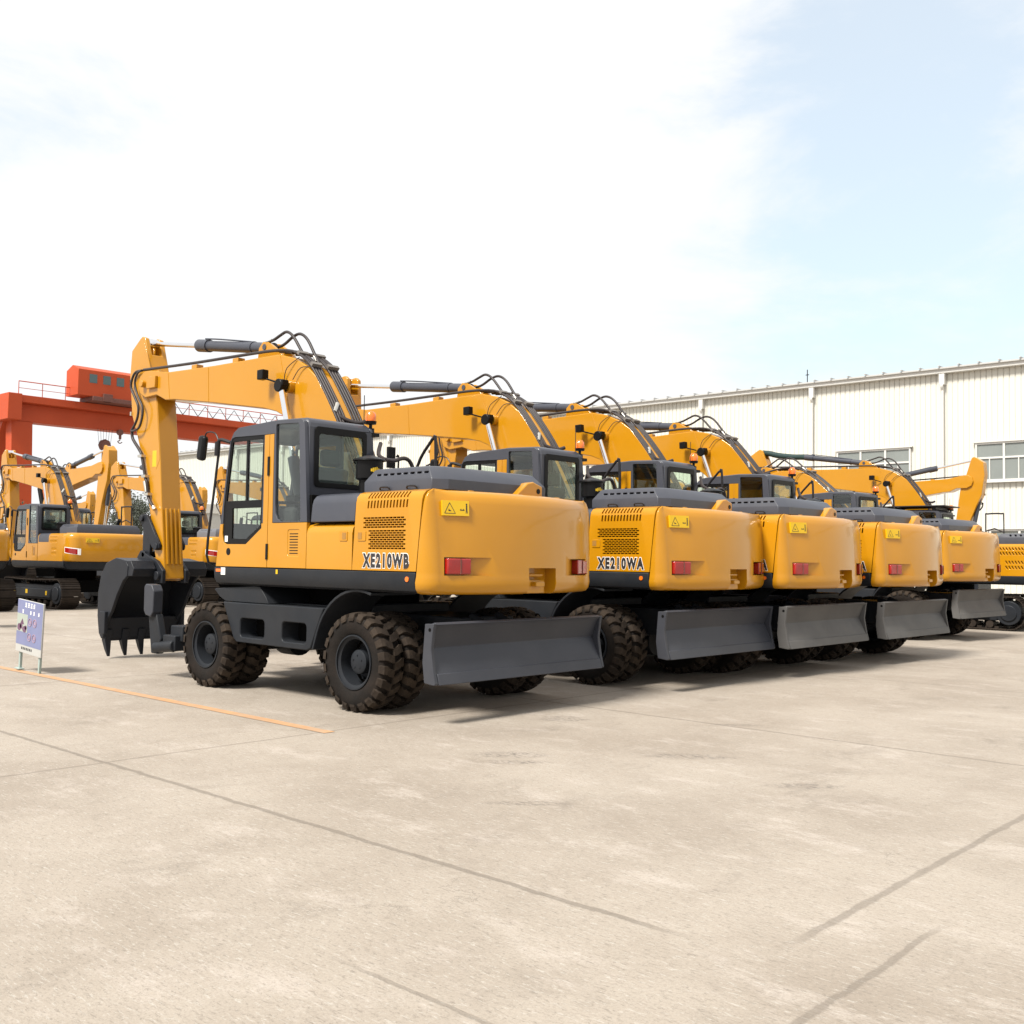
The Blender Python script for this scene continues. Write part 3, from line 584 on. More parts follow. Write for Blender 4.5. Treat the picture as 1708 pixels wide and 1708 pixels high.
def build_house(root, model, slotside=True):
    # tail of the machine
    seam = lambda z: -2.355-(z-1.25)*.095
    rings = []
    for (z, d) in ((1.245, .085), (1.262, .035), (1.30, .008), (1.36, -.004), (1.42, .004), (1.47, .004), (1.75, .004), (2.0, .012), (2.15, .022), (2.21, .035), (2.255, .065), (2.28, .11), (2.288, .17)):
        xb = -2.56+max(0, z-1.5)*.05; r = cw_ring(z, d, seam(z), xb=xb, R_=.17-.05*max(0, z-1.5), rx=seam(z)-.012-xb, bul=.24); rings.append(r)
    cuts = []
    for s in (1, -1):
        def W(xo, yi): return (xo, s*yi)
        c = MB().prism([W(-2.95, 1.11), W(-2.95, .58), W(-2.735, .58), W(-2.59, .82), W(-2.50, 1.11)], 1.435, 1.615, 'z'); cuts.append(c)
    cuts.append(MB().box((-3, -.34, 1.1), (-2.62, .11, 1.515)))
    cw = part('counterweight', MB().loft(rings), M['yellow'], root, .008, cut=cuts, ang=40)
    part('tow_hitch', MB().box((-2.70, -.24, 1.25), (-2.62, .04, 1.39)).box((-2.77, -.17, 1.32), (-2.62, -.03, 1.37)).cyl((-2.70, .02, 1.44), (-2.70, -.20, 1.44), .018), M['yellow'], cw, .01)
    for s in (1, -1):
        t = part('tail_light', MB().prism([(-2.604, s*1.095), (-2.675, s*.84), (-2.53, s*.84), (-2.50, s*1.095)], 1.447, 1.603, 'z'), M['red'], cw, .012)
        part('tail_light_bar', MB().box((-2.650, s*.955, 1.45), (-2.60, s*.963, 1.60)), M['hook'], t)
    sticker(cw, (-2.545, 1.135, 2.175), (-.36, -1, 0), (.05, 0, 1), .29, .15, (-1, .36, .05))
    ch = part('camera_housing', MB().prism([(.02, 2.27), (-.18, 2.425), (-.27, 2.445), (-.42, 2.40), (-.42, 2.27)], -2.50, -2.34, 'x'), M['yellow'], cw, .012)
    part('camera_lens', MB().cyl((-2.506, -.35, 2.345), (-2.498, -.35, 2.345), .028), M['black'], cw)
    part('lifting_boss', MB().cyl((-2.42, .62, 2.28), (-2.42, .62, 2.30), .04).cyl((-2.42, -.75, 2.28), (-2.42, -.75, 2.30), .04), M['yellow'], cw, .005)
    # engine panels
    def shell(x0t, x0b, x1t, x1b, z0, z1, t=.03, zb=1.47):
        o = arc_section(z0, z1); i = arc_section(z0, z1, t=t)
        v = []; n = len(o)
        for sec in (o, i):
            for top in (0, 1):
                for (y, z) in sec:
                    k = (z-1.47)/.82; x = (x0b+(x0t-x0b)*k) if top == 0 else (x1b+(x1t-x1b)*k); v.append((x, y, z))
        f = []
        for a in range(n-1):
            f += [(a, a+1, n+a+1, n+a), (2*n+a, 3*n+a, 3*n+a+1, 2*n+a+1), (a, 2*n+a, 2*n+a+1, a+1), (n+a, n+a+1, 3*n+a+1, 3*n+a)]
        f += [(0, n, 3*n, 2*n), (n-1, 3*n-1, 4*n-1, 2*n-1)]
        return MB().add(v, f)
    cut = MB()
    for k in range(13):
        x = -1.625-k*.0495
        cut.box((x-.012, 1.2, 2.105), (x+.012, 1.4, 2.185), Matrix.Rotation(R(-8), 3, 'Y'))
        cut.box((x-.012, 1.05, 2.205), (x+.012, 1.4, 2.265), Matrix.Rotation(R(-12), 3, 'Y'))
    for r in range(5):
        for k in range(11):
            x = -1.575-k*.0575-(.028 if r % 2 else 0)
            if x < -2.19: continue
            cut.box((x-.0255, 1.25, 1.903+r*.0235), (x+.0255, 1.4, 1.9195+r*.0235))
    for r in range(9):
        for k in range(10):
            x = -1.66-k*.0575-(.028 if r % 2 else 0)
            if x < -2.19: continue
            cut.box((x-.0255, 1.25, 1.688+r*.0222), (x+.0255, 1.4, 1.7035+r*.0222))
    side = part('engine_panel', shell(-1.437, -1.378, -2.447, -2.362, 1.47, 2.29), M['yellow'], root, cut=[cut], label='yellow engine side panel with slots and grilles')
    part('engine_block', MB().box((-1.46, -1.2, 1.44), (-2.40, 1.2, 2.2)).box((-1.5, 1.2, 1.5), (-2.33, 1.262, 2.12)), M['void'], root)  # matt black block put behind the slots as the shade inside them
    part('engine_cover', shell(-.688, -.588, -1.432, -1.372, 1.975, 2.285), M['grey'], root, .01, label='dark grey cover behind the cab')
    lp = shell(-.588, -.588, -1.372, -1.372, 1.47, 1.97); part('service_door', lp, M['yellow'], root, label='plain yellow service door behind the cab')
    for x, q in ((-1.295, .03), (-1.595, .07)):
        lt = part('door_latch', MB().prism(rbox((x, 1.77), (x+.13, 1.875), .012, 2), 1.301, 1.307), M['yellow'], root, .003)
        part('latch_shade', MB().box((x+q-.012, 1.307, 1.79), (x+q+.05, 1.3095, 1.858)), M['latch'], lt)  # raised plate in darker yellow, painting the shade of a latch hollow
    # yellow tank and step deck on the right
    part('fuel_tank', MB().box((.95, -.36, 1.47), (-.57, -1.285, 2.10)), M['yellow'], root, .04)
    part('tank_deck', MB().box((.93, -.38, 2.10), (-.57, -1.27, 2.125)), M['grey'], root)
    # hood
    def ring(z, i, xr=0): 
        a0, a1, b0, b1 = -1.27-i, -2.42+i+xr, 1.07-i*.55, -.68+i
        return [(a0, b0, z), (a0, b1, z), (a0-.35, b1-.0, z), (a1+.12, b1, z), (a1, b1+.12, z), (a1, b0-.14, z), (a1+.1, b0, z)]
    hd = MB().loft([ring(2.292, 0), ring(2.40, .0), ring(2.415, .01), ring(2.525, .10), ring(2.54, .14)])
    hc = MB()
    for k in range(8): 
        x = -1.47-k*.105; hc.prism(rbox((x-.034, 2.462), (x+.034, 2.482), .009, 3), .9, 1.2)
    part('hood', hd, M['grey'], root, .02, 3, cut=[hc])
    part('hood_hinge', MB().tube([(-1.55, 1.08, 2.31), (-1.57, 1.10, 2.335), (-1.68, 1.10, 2.335), (-1.70, 1.08, 2.31)], .009, 6, 2).tube([(-1.97, 1.08, 2.31), (-1.99, 1.10, 2.335), (-2.10, 1.10, 2.335), (-2.12, 1.08, 2.31)], .009, 6, 2), M['rail'], root)
    # air pre-cleaner
    pc = part('air_precleaner', MB().lathe([(0, 2.30), (.11, 2.30), (.11, 2.44), (.148, 2.46), (.15, 2.65), (.182, 2.653), (.178, 2.668), (.09, 2.70), (.05, 2.712), (0, 2.715)], 28, (-1.12, .88, 0), 'z'), M['black'], root)
    lg = MB()
    for (t, z0, z1) in ((150, 2.53, 2.56), (158, 2.525, 2.57), (166, 2.535, 2.575), (174, 2.53, 2.58), (182, 2.53, 2.565), (190, 2.535, 2.56)):
        a0, a1 = R(t-3.5), R(t+3.5); q = .1525
        lg.add([(-1.12+q*math.cos(a), .88+q*math.sin(a), z) for a in (a0, a1) for z in (z0, z1)], [(0, 1, 3, 2)])
    part('precleaner_emblem', lg, M['stick'], pc, smooth=False)
    # handrail, right mirror, hose arch
    part('handrail', MB().tube([(.36, -1.0, 2.12), (.17, -1.0, 2.80), (-.08, -1.0, 3.11), (-.13, -1.0, 3.14), (-.17, -1.0, 3.10), (-.19, -1.0, 2.12)], .02, 8), M['rail'], root)
    part('right_mirror', MB().box((.985, -1.33, 2.84), (1.025, -1.20, 3.13)).tube([(1.0, -1.36, 3.0), (1.0, -1.40, 2.95), (1.0, -1.35, 2.1)], .013, 6), M['black'], root, .02)
    part('arch_hose', MB().tube([(-.5, .20, 2.95), (-.62, .33, 2.80), (-.8, .38, 2.73), (-.8, .25, 2.725), (-.8, .10, 2.765), (-.8, .0, 2.73), (-.8, -.06, 2.60), (-.8, -.08, 2.3)], .024, 8), M['hose'], root)
    # skirt
    for s in (1, -1):
        sk = [(s*1.30, 1.462), (s*1.305, 1.40), (s*1.30, 1.33), (s*1.27, 1.275), (s*1.22, 1.25), (s*1.05, 1.245), (s*1.05, 1.462)]
        part('skirt', MB().prism(sk, 1.25 if s > 0 else 1.15, -2.352, 'x'), M['grey' if False else 'dark'], root, .012)
    part('slew_frame', MB().box((1.15, -1.05, 1.26), (-2.3, 1.05, 1.46)), M['void'], root)
    part('side_marker', MB().cyl((-2.244, 1.30, 1.392), (-2.244, 1.312, 1.392), .026), M['amber'], root)
    part('side_marker', MB().box((1.10, 1.303, 1.405), (1.20, 1.31, 1.44)), M['amber'], root)
    part('small_sticker', MB().box((1.0, 1.304, 1.37), (1.09, 1.3085, 1.455)), M['white'], root)
    part('small_sticker', MB().box((.98, 1.294, 1.765), (1.04, 1.2975, 1.835)), M['white'], root)
    part('small_label', MB().box((-.07, 1.305, 1.40), (-.035, 1.309, 1.45)), M['stick'], root)
    for nm, mt_, off, e, sub in (('model_name_outline', M['white'], .0175, 1.3022, .0), ('model_name', M['ink'], .0105, 1.3040, .0)):
        me = text_mesh(model, .185, mt_, .715, off)
        o = link(nm, me, root); o.rotation_euler = (R(90), 0, R(180)); o.location = (-1.568, e, 1.508)
        o.rotation_euler = (R(90), 0, R(180))

# ------------------------------------------------------------------ wheeled undercarriage
def build_under(root):
    x0, x1 = -1.43, 1.41
    ch = MB().box((2.3, -.42, .62), (-2.1, .42, .98))
    ch.box((.9, -.6, .95), (-.9, .6, 1.08))
    part('chassis', ch, M['dark'], root, .02)
    part('slew_ring', MB().cyl((0, 0, 1.04), (0, 0, 1.26), .68, n=40), M['void'], root)
    for s in (1, -1):
        pl = [(1.12, 1.045), (.88, .62), (.82, .58), (-.56, .575), (-.63, .60), (-.79, .94), (-.84, 1.045)]
        c = part('tool_box', MB().prism([(x, z) for x, z in pl], s*.55, s*1.25), M['dark'], root, .012,
                 cut=[MB().prism(rbox((.25, .645), (.745, .865), .05), s*1.0, s*1.4), MB().prism(rbox((-.547, .645), (-.09, .865), .05), s*1.0, s*1.4)])
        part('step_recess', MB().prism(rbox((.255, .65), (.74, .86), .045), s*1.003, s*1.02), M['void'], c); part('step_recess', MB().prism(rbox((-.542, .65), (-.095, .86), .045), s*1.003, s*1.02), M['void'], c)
        # fenders
        t = MB()
        ang = [R(a) for a in range(20, 115, 8)]; ro, ri = .735, .705
        o = [(x0+ro*math.cos(a)+.03, RT+.02+ro*math.sin(a)) for a in ang]; i_ = [(x0+ri*math.cos(a)+.03, RT+.02+ri*math.sin(a)) for a in ang]
        o = [(-.64, .59)]+o; i_ = [(-.67, .59)]+i_
        t.prism(o+i_[::-1], s*.62, s*1.245)
        part('fender', t, M['dark'], root, .006)
        part('fender', MB().prism([(1.36, 1.185), (1.33, 1.20), (.50, 1.247), (.40, 1.24), (.27, 1.12), (.22, 1.05), (1.11, 1.05), (1.24, 1.10)], s*.50, s*1.22), M['dark'], root, .006)
        part('deck_plate', MB().box((.58, s*.3, 1.045), (-.62, s*.98, 1.06)), M['dark'], root)
    for xa in (x0, x1):
        part('axle', MB().cyl((xa, -1.0, RT), (xa, 1.0, RT), .11).cyl((xa-.16, 0, RT), (xa+.16, 0, RT), .2, n=20).box((xa-.2, -.5, .6), (xa+.2, .5, .75)), M['dark'], root)
    for (xa, s) in ((x0, 1), (x0, -1), (x1, 1), (x1, -1)): build_wheel(root, xa, s)
    # blade behind the rear axle
    w = 1.30
    bl = MB().prism([(-2.655, .966), (-2.62, .985), (-2.57, .97), (-2.48, .74), (-2.60, .385), (-2.675, .385), (-2.685, .40), (-2.65, .50), (-2.535, .735), (-2.615, .93)], -w+.02, w-.02)
    for s in (1, -1): bl.prism([(-2.655, .975), (-2.53, .97), (-2.50, .60), (-2.53, .40), (-2.67, .385), (-2.688, .40), (-2.655, .52), (-2.62, .735), (-2.645, .93)], s*w-.02, s*w+.02)
    bl.prism([(-2.684, .385), (-2.70, .388), (-2.665, .495), (-2.649, .495)], -w+.03, w-.03)
    b = part('dozer_blade', bl, M['blade'], root, .006)
    for s in (1, -1):
        arm = MB().prism([(-2.52, .50), (-2.52, .80), (-2.1, .80), (-1.9, .70), (-1.9, .58), (-2.1, .52)], s*.40-.05, s*.40+.05).cyl((-2.50, s*.2, .80), (-2.05, s*.2, .98), .05)
        part('blade_arm', arm, M['dark'], b, .01)
    part('blade_pin_hole', MB().cyl((-2.60, w+.0195, .915), (-2.60, w+.0225, .915), .018), M['void'], b)
    # stabiliser legs in front of the front axle
    for s in (1, -1):
        og = MB().box((2.25, s*.3, .48), (2.55, s*1.12, .68)).prism([(2.75, .82), (2.95, .78), (2.86, .30), (2.70, .30), (2.62, .50)], s*1.12, s*1.22).cyl((2.32, s*1.18, .43), (2.80, s*1.18, .38), .075)
        og.box((2.3, s*1.0, .36), (2.6, s*1.2, .56))
        o_ = part('stabiliser', og, M['dark'], root, .015)
        part('stabiliser_pad', MB().prism([(2.99, 1.17), (2.95, 1.21), (2.80, 1.20), (2.74, 1.12), (2.75, .84), (2.81, .78), (2.94, .80), (2.99, .86)], s*1.13, s*1.27), M['blade'], o_, .012)

UPPER = []
def wheeled(model, label, loc=(0,0,0), rz=0):
    root = empty('wheeled_excavator', loc, rz)
    tag(root, label, 'excavator', 'wheeled excavators parked in a row')
    up_before = set(bpy.data.objects)
    build_cab(root); build_front(root); build_house(root, model)
    for o in root.children: o['_up'] = 1
    build_under(root)
    return root
G1 = 'nearest wheeled excavator at the left end of the row, marked XE210WB on its side'
wa = wheeled('XE210WB', G1)
specs = [  # x, y, yaw, label, blade shift (x, y, z), upper yaw, paler blade
    (-.151, -3.752, -.003, 'wheeled excavator marked XE210WA, second from the left in the row', (.04, -.03, .02), 0, 0),
    (-.467, -6.243, .003, 'third wheeled excavator of the row, between the XE210WA machine and the fourth', (.14, -.15, .024), 0, 1),
    (-.575, -9.338, -.015, 'fourth wheeled excavator of the row with a paler grey blade under its tail', (.1, -.1, .027), 0, 1),
    (.42, -15.35, -.03, 'last wheeled excavator at the right end of the row, its boom lowered', (.15, -.30, .09), -.07, 1)]
mA = None
for (x, y, rz, lab, bs, uy, paler), pose_ in zip(specs, ((1.8, 17), (3.2, 22), (3.7, 24), (14, 48))):
    r = copy_tree(wa); r.location = (x, y, 0); r.scale = (1.02,)*3 if uy else (1, 1, 1); r.rotation_euler = (0, 0, rz); r['label'] = lab
    for ch in r.children:
        if ch.get('_up') and uy: ch.rotation_euler = (0, 0, ch.rotation_euler.z+uy); ch.location = Matrix.Rotation(uy, 3, 'Z') @ Vector(ch.location)
        nm = ch.name.split('.')[0]
        if nm in ('model_name', 'model_name_outline'):
            mt_ = M['ink'] if nm == 'model_name' else M['white']; off = .0105 if nm == 'model_name' else .0175
            if mA is None: mA = {}
            if nm not in mA: mA[nm] = text_mesh('XE210WA', .185, mt_, .715, off)
            ch.data = mA[nm]
        if nm == 'dozer_blade':
            ch.location = bs
            if paler:
                if 'bl' not in (mA or {}): mA['bl'] = ch.data.copy(); mA['bl'].materials[0] = M['blade_paler']
                ch.data = mA['bl']; ch['label'] = 'pale grey dozer blade'
    th, ph_ = pose_        # boom lowered by th about its foot, arm swung out by ph_ so that the bucket stays just above the ground
    for ch in list(r.children):
        nm = ch.name.split('.')[0]
        if nm in ('boom', 'stick', 'bucket', 'boom_cylinder'):
            P = Vector((0, 0, 1.7)); rot = Matrix.Rotation(R(th), 3, 'Y'); PV = Vector((5.12, 0, 4.23))
            Q = P+rot @ (PV-P); U = Matrix.Rotation(uy, 3, 'Z')
            if nm in ('boom', 'boom_cylinder'): ch.rotation_euler = (U @ rot).to_euler(); ch.location = U @ (P-rot @ P)
            else: r2_ = Matrix.Rotation(R(-ph_), 3, 'Y'); ch.rotation_euler = (U @ r2_).to_euler(); ch.location = U @ (Q-r2_ @ PV)
# ------------------------------------------------------------------ crawler excavators
def build_crawler(label, loc, rz, group, model=None, guard=False, wrap=False, palehood=False, sc=1):
    root = empty('crawler_excavator', loc, rz, sc); tag(root, label, 'excavator', group)
    dz = -.11; build_cab(root, dz, guard); build_front(root, .05, wrap)
    zt = 2.16
    # house
    body = MB()
    body.prism([(1.30, 1.36), (1.30, zt-.12), (1.285, zt-.05), (1.24, zt-.01), (1.18, zt), (-1.18, zt), (-1.24, zt-.01), (-1.285, zt-.05), (-1.30, zt-.12), (-1.30, 1.36)], -.60, -2.25, 'x')
    cut = MB()
    for (xa, xb, z0, z1) in ((-1.42, -1.95, 2.0, 2.07), (-1.42, -1.90, 1.88, 1.96), (-1.55, -1.90, 1.66, 1.74), (-1.55, -1.90, 1.53, 1.61)):
        n = int(abs(xb-xa)/.045)
        for k in range(n): 
            x = xa-.045*k; cut.box((x-.009, 1.22, z0), (x+.009, 1.4, z1), Matrix.Rotation(R(20), 3, 'Y'))
    part('engine_house', body, M['yellow'], root, .01, cut=[cut])
    part('cab_base', MB().box((1.20, .33, 1.30), (-.60, 1.29, 1.38)).box((.95, -.36, 1.36), (-.60, -1.285, 2.0)), M['yellow'], root, .03)
    part('engine_cover', MB().prism([(1.302, 1.90), (1.302, zt-.12), (1.287, zt-.045), (1.24, zt-.005), (1.18, zt+.004), (.4, zt+.004), (.4, 1.90)], -.64, -1.33, 'x'), M['grey'], root, .01)
    rings = []
    for (z, d) in ((1.36, .03), (1.40, .0), (1.75, .0), (2.0, .01), (2.08, .02), (zt-.03, .06), (zt+.01, .12)): rings.append(cw_ring(z, d, -2.255, w=1.32, xb=-2.72, R_=.34, bul=.16))
    cw = part('counterweight', MB().loft(rings), M['yellow'], root, .008, ang=40)
    low = [cw_ring(z, d, -2.0, w=1.31, xb=-2.70, R_=.34, bul=.16) for z, d in ((1.10, .22), (1.14, .12), (1.352, .02))]
    part('counterweight_base', MB().loft(low), M['dark'], root, .01)
    # red stripe with pale edge on the left corner
    def strip(w0, e, mt_, t0, t1, z0, z1, nm, par):
        v = []; K = 8
        for i in range(K+1):
            t = t0+(t1-t0)*i/K; a = R(90+90*t); cx, cy = -2.72+.34, 1.32-.34; rr = .34+e
            x, y = cx+rr*math.cos(a), cy+rr*math.sin(a)
            sl = -.06*i/K
            v += [(x, y, z0+sl), (x, y, z1+sl*.8)]
        return part(nm, MB().add(v, [(2*i, 2*i+2, 2*i+3, 2*i+1) for i in range(K)]), mt_, par, smooth=False)
    s1 = strip(0, .003, M['white'], .05, .98, 1.60, 1.77, 'stripe_edge', cw); strip(0, .006, M['red'], .09, .80, 1.618, 1.752, 'stripe', s1)
    sticker(cw, (-2.775, .88, 2.03), (-.22, -1, 0), (0, 0, 1), .36, .13, (-1, .22, 0))
    part('skirt', MB().prism([(1.30, 1.355), (1.30, 1.25), (1.26, 1.17), (1.18, 1.14), (1.0, 1.14), (1.0, 1.355)], 1.22, -2.3, 'x'), M['dark'], root, .01)
    part('skirt', MB().prism([(-1.30, 1.355), (-1.30, 1.25), (-1.26, 1.17), (-1.18, 1.14), (-1.0, 1.14), (-1.0, 1.355)], 1.1, -2.3, 'x'), M['dark'], root, .01)
    part('slew_frame', MB().box((1.1, -1.0, 1.15), (-2.2, 1.0, 1.35)), M['void'], root)
    hd = MB().loft([[( -1.35-i, 1.0-i, z), (-1.35-i, -.9+i, z), (-2.45+i, -.9+i, z), (-2.45+i, 1.0-i, z)] for z, i in ((zt-.01, 0), (zt+.16, .0), (zt+.26, .06), (zt+.27, .1))])
    hc = MB()
    for k in range(9): hc.box((-1.55-k*.075-.014, .80, zt+.19), (-1.55-k*.075+.014, 1.2, zt+.24), Matrix.Rotation(R(25), 3, 'Y'))
    part('hood', hd, M['greyhood' if palehood else 'grey'], root, .02, cut=[hc])
    part('air_precleaner', MB().lathe([(0, 2.1), (.09, 2.1), (.09, 2.3), (.13, 2.31), (.13, 2.46), (.16, 2.465), (.05, 2.52), (0, 2.52)], 20, (-1.0, .80, 0), 'z'), M['black'], root)
    part('exhaust', MB().tube([(-1.9, -.5, 2.3), (-1.9, -.5, 2.5), (-1.98, -.5, 2.6)], .05, 10), M['black'], root)
    part('handrail', MB().tube([(-1.20, -.95, 2.1), (-1.20, -.95, 2.95), (-1.25, -.95, 3.02), (-1.75, -.95, 3.02), (-1.82, -.95, 2.95), (-1.82, -.95, 2.2)], .022, 8, 3).tube([(-1.2, -.95, 2.55), (-1.5, -.95, 2.62), (-1.82, -.95, 2.52)], .018, 6, 0), M['rail'], root)
    # undercarriage
    for s in (1, -1):
        cx0, cx1, zc, rr = 1.12, -2.22, .44, .40
        N = 46; pts = []; Ltot = 2*(cx0-cx1)+2*math.pi*rr
        def at(u):
            u = u % Ltot; a = cx0-cx1
            if u < a: return (cx1+u, zc+rr, 0)
            u -= a
            if u < math.pi*rr: t = u/rr; return (cx0+rr*math.sin(t), zc+rr*math.cos(t), t)
            u -= math.pi*rr
            if u < a: return (cx0-u, zc-rr, math.pi)
            u -= a; t = math.pi+u/rr; return (cx1+rr*math.sin(t), zc+rr*math.cos(t), t)
        tk = MB(); yi, yo = s*.92, s*1.46; p = Ltot/N
        for k in range(N):
            x, z, t = at(k*p); rot = Matrix.Rotation(t, 3, 'Y')
            q = MB().box((-p*.48, yi, -.012), (p*.48, yo, .014)); 
            for g_ in (-.36, 0, .36): q.box((p*g_-.008, yi, .012), (p*g_+.008, yo, .036))
            q.box((-p*.3, s*1.08, -.06), (p*.3, s*1.28, -.012))
            sag = -.025*math.sin(math.pi*min(1, max(0, (x-cx1)/(cx0-cx1)))) if z > .7 else 0
            tk.add([tuple(rot @ Vector((v[0], 0, v[2]))+Vector((x, v[1], z+sag))) for v in q.v], q.f)
        part('track', tk, M['track'], root, smooth=False)
        fr = MB().prism([(1.0, .62), (.9, .68), (-1.9, .68), (-2.0, .60), (-2.0, .30), (-1.9, .24), (.9, .24), (1.0, .3)], s*1.05, s*1.34)
        fr.box((.95, s*1.36, .30), (-1.75, s*1.40, .56))
        part('track_frame', fr, M['dark'], root, .02)
        part('sprocket', MB().cyl((cx1, s*1.05, zc), (cx1, s*1.44, zc), .30, n=24).cyl((cx1, s*1.44, zc), (cx1, s*1.47, zc), .2, n=20), M['dark'], root, .02)
        part('idler', MB().cyl((cx0, s*1.07, zc), (cx0, s*1.38, zc), .33, n=24), M['dark'], root, .02)
        for k in range(7): part('roller', MB().cyl((-1.75+k*.42, s*1.06, .15), (-1.75+k*.42, s*1.36, .15), .09, n=14), M['track'], root)
        for x in (-1.2, .1): part('roller', MB().cyl((x, s*1.1, .78), (x, s*1.3, .78), .06, n=12), M['track'], root)
        for xa, xb, za, zb_ in ((.62, .72, .40, .50), (-.25, -.11, .40, .52), (-1.55, -1.45, .38, .50)): part('track_sticker', MB().box((xa, s*1.4, za), (xb, s*1.405, zb_)), M['stick'], root)
    part('car_body', MB().box((.6, -1.0, .45), (-1.6, 1.0, .80)).cyl((-.3, 0, .8), (-.3, 0, 1.16), .6, n=30), M['void'], root)
    return root
GC = 'crawler excavators parked in the far row on the left'
L1 = build_crawler('left crawler excavator showing its whole cab, tracks and a red stripe on its tail', (21.6, -6.3, 0), 0, GC)
def stretch(root, names, fn):
    seen = set()
    def go(o):
        if o.type == 'MESH' and o.data.name not in seen:
            seen.add(o.data.name)
            for v in o.data.vertices: v.co.x = fn(v.co.x)
        for c in o.children: go(c)
    for c in root.children:
        if c.name.split('.')[0] in names: go(c)
stretch(L1, ('boom', 'stick', 'bucket'), lambda x: 2+(x-2)*.86 if x > 2 else x)
def cc(src, label, loc, rz=0, group=GC, sc=1):
    r = copy_tree(src); r.location = loc; r.rotation_euler = (0, 0, rz); r.scale = (sc,)*3; r['label'] = label; r['group'] = group; return r
L2 = cc(L1, 'crawler excavator whose grilled side and pale grey hood show between the nearest stick and cab', (21.6, -10.75, 0))
for ch in list(L2.children):
    if ch.name.split('.')[0] in ('boom', 'stick', 'bucket'):
        for o in [ch]+list(ch.children_recursive):
            if o.type == 'MESH':
                o.data = o.data.copy()
                for v in o.data.vertices:
                    if v.co.x > 2: v.co.x = 2+(v.co.x-2)*1.36
ph = None
for ch in L2.children:
    if ch.name.startswith('hood'): ph = ch.data.copy(); ph.materials[0] = M['greyhood']; ch.data = ph
L3 = cc(L1, 'crawler excavator whose stick stands just left of the nearest cab, behind the mirror', (21.0, -14.2, 0))
L0 = cc(L1, 'crawler excavator cut off by the left edge of the photo, only its tail showing', (21.6, -2.15, 0))
L4 = cc(L1, 'crawler excavator seen only through the glass of the nearest cab', (21.4, -18.4, 0))
B0 = cc(L1, 'bigger crawler excavator facing the camera, its stick and dark cylinder standing behind the striped one', (37.4, -12.3, 0), math.pi, 'crawler excavators facing the other way', 1.2)
B1 = cc(L1, 'farthest crawler excavator facing the camera, its stick tip small between two booms', (51.8, -18.9, 0), math.pi, 'crawler excavators facing the other way')
B2 = cc(L1, 'crawler excavator facing the camera deep in the yard, hidden mostly by the striped one', (49, -13.2, 0), math.pi, 'crawler excavators facing the other way')
B3 = cc(L1, 'crawler excavator facing the camera far behind the nearest stick', (50, -24.5, 0), math.pi, 'crawler excavators facing the other way', 1.1)
R1 = build_crawler('crawler excavator at the right edge with a black roof guard and green wrapped cylinder rod', (.65, -20.6, 0), 0, 'crawler excavators at the right end', guard=True, wrap=True)
stretch(R1, ('engine_house', 'engine_cover', 'counterweight', 'counterweight_base', 'skirt', 'slew_frame', 'hood', 'air_precleaner', 'exhaust'), lambda x: -.6+(x+.6)*1.62 if x < -.6 else x)
for ch in R1.children:
    if ch.name.startswith('handrail'): ch.scale = (.75, 1, 1); ch.location.x = -.02
BR = cc(L1, 'crawler excavator facing the camera on the right, its stick raised before the warehouse windows', (6.45, -26.3, 0), math.pi, 'crawler excavators at the right end')

# ------------------------------------------------------------------ gantry crane
gc = empty('gantry_crane', (109, -41, 0)); tag(gc, 'orange red gantry crane spanning behind the parked excavators', 'crane')
lx, ly = 109, 41
def G(x, y, z): return (x-109, y+41, z)
def gb(a, b, mb): return mb.box(G(*a), G(*b))
part('girder', gb((108.6, -38.4, 16.15), (110.6, -84, 18.15), MB()), M['crane'], gc, .05)
part('walkway', gb((107.3, -38.4, 18.15), (110.8, -84, 18.95), MB()), M['crane'], gc, .03)
rl = MB(); 
for k in range(18): rl.cyl(G(107.4, -39.2-k*2.6, 18.95), G(107.4, -39.2-k*2.6, 20.45), .045, n=6)
rl.tube([G(107.4, -39.2, 20.45), G(107.4, -83.4, 20.45)], .055, 6, 0).tube([G(107.4, -39.2, 19.7), G(107.4, -83.4, 19.7)], .03, 6, 0)
part('railing', rl, M['crane'], gc)
fw = MB()
for k in range(14):
    y = -55-k*2.1; fw.tube([G(107.5, y, 18.95), G(107.5, y-1.0, 20.3), G(107.5, y-2.1, 18.95)], .05, 5, 0)
part('festoon_cable', fw, M['rail'], gc)
def leg(mb, x0, x1, y0, y1, z1, w0, w1):
    v = []
    for (x, w, z) in ((x0, w0, z1), (x1, w1, 0)):
        for (a, b) in ((-w, y0), (w, y0), (w, y1), (-w, y1)): v.append(G(x+a, b, z))
    return mb.add(v, [(0, 1, 2, 3), (7, 6, 5, 4), (0, 4, 5, 1), (1, 5, 6, 2), (2, 6, 7, 3), (3, 7, 4, 0)])
part('leg', leg(MB(), 109.3, 108.3, -39.0, -41.3, 16.15, .8, .6), M['crane'], gc, .03)
part('leg', leg(MB(), 110.5, 124, -38.6, -40.2, 16.15, .7, .5), M['crane'], gc, .03)
part('leg', leg(MB(), 109.3, 108.3, -80, -82.2, 16.15, .8, .55), M['crane'], gc, .03)
part('leg', leg(MB(), 110.5, 124, -80, -82.2, 16.15, .7, .5), M['crane'], gc, .03)
part('leg_cap', gb((106.8, -37.9, 16.1), (111.2, -39.4, 19.0), MB()), M['crane'], gc, .05)
hs = MB().prism([(105.4-109, 19.5), (105.4-109, 22.45), (106.9-109, 23.0), (108.4-109, 22.45), (108.4-109, 19.5)], -44.9+41, -56.5+41, 'y')
ho = part('trolley_house', hs, M['crane'], gc, .03)
for k in range(4): part('house_window', MB().box(G(105.36, -46.2-k*1.62, 21.0), G(105.41, -47.1-k*1.62, 22.0)), M['teal'], ho)
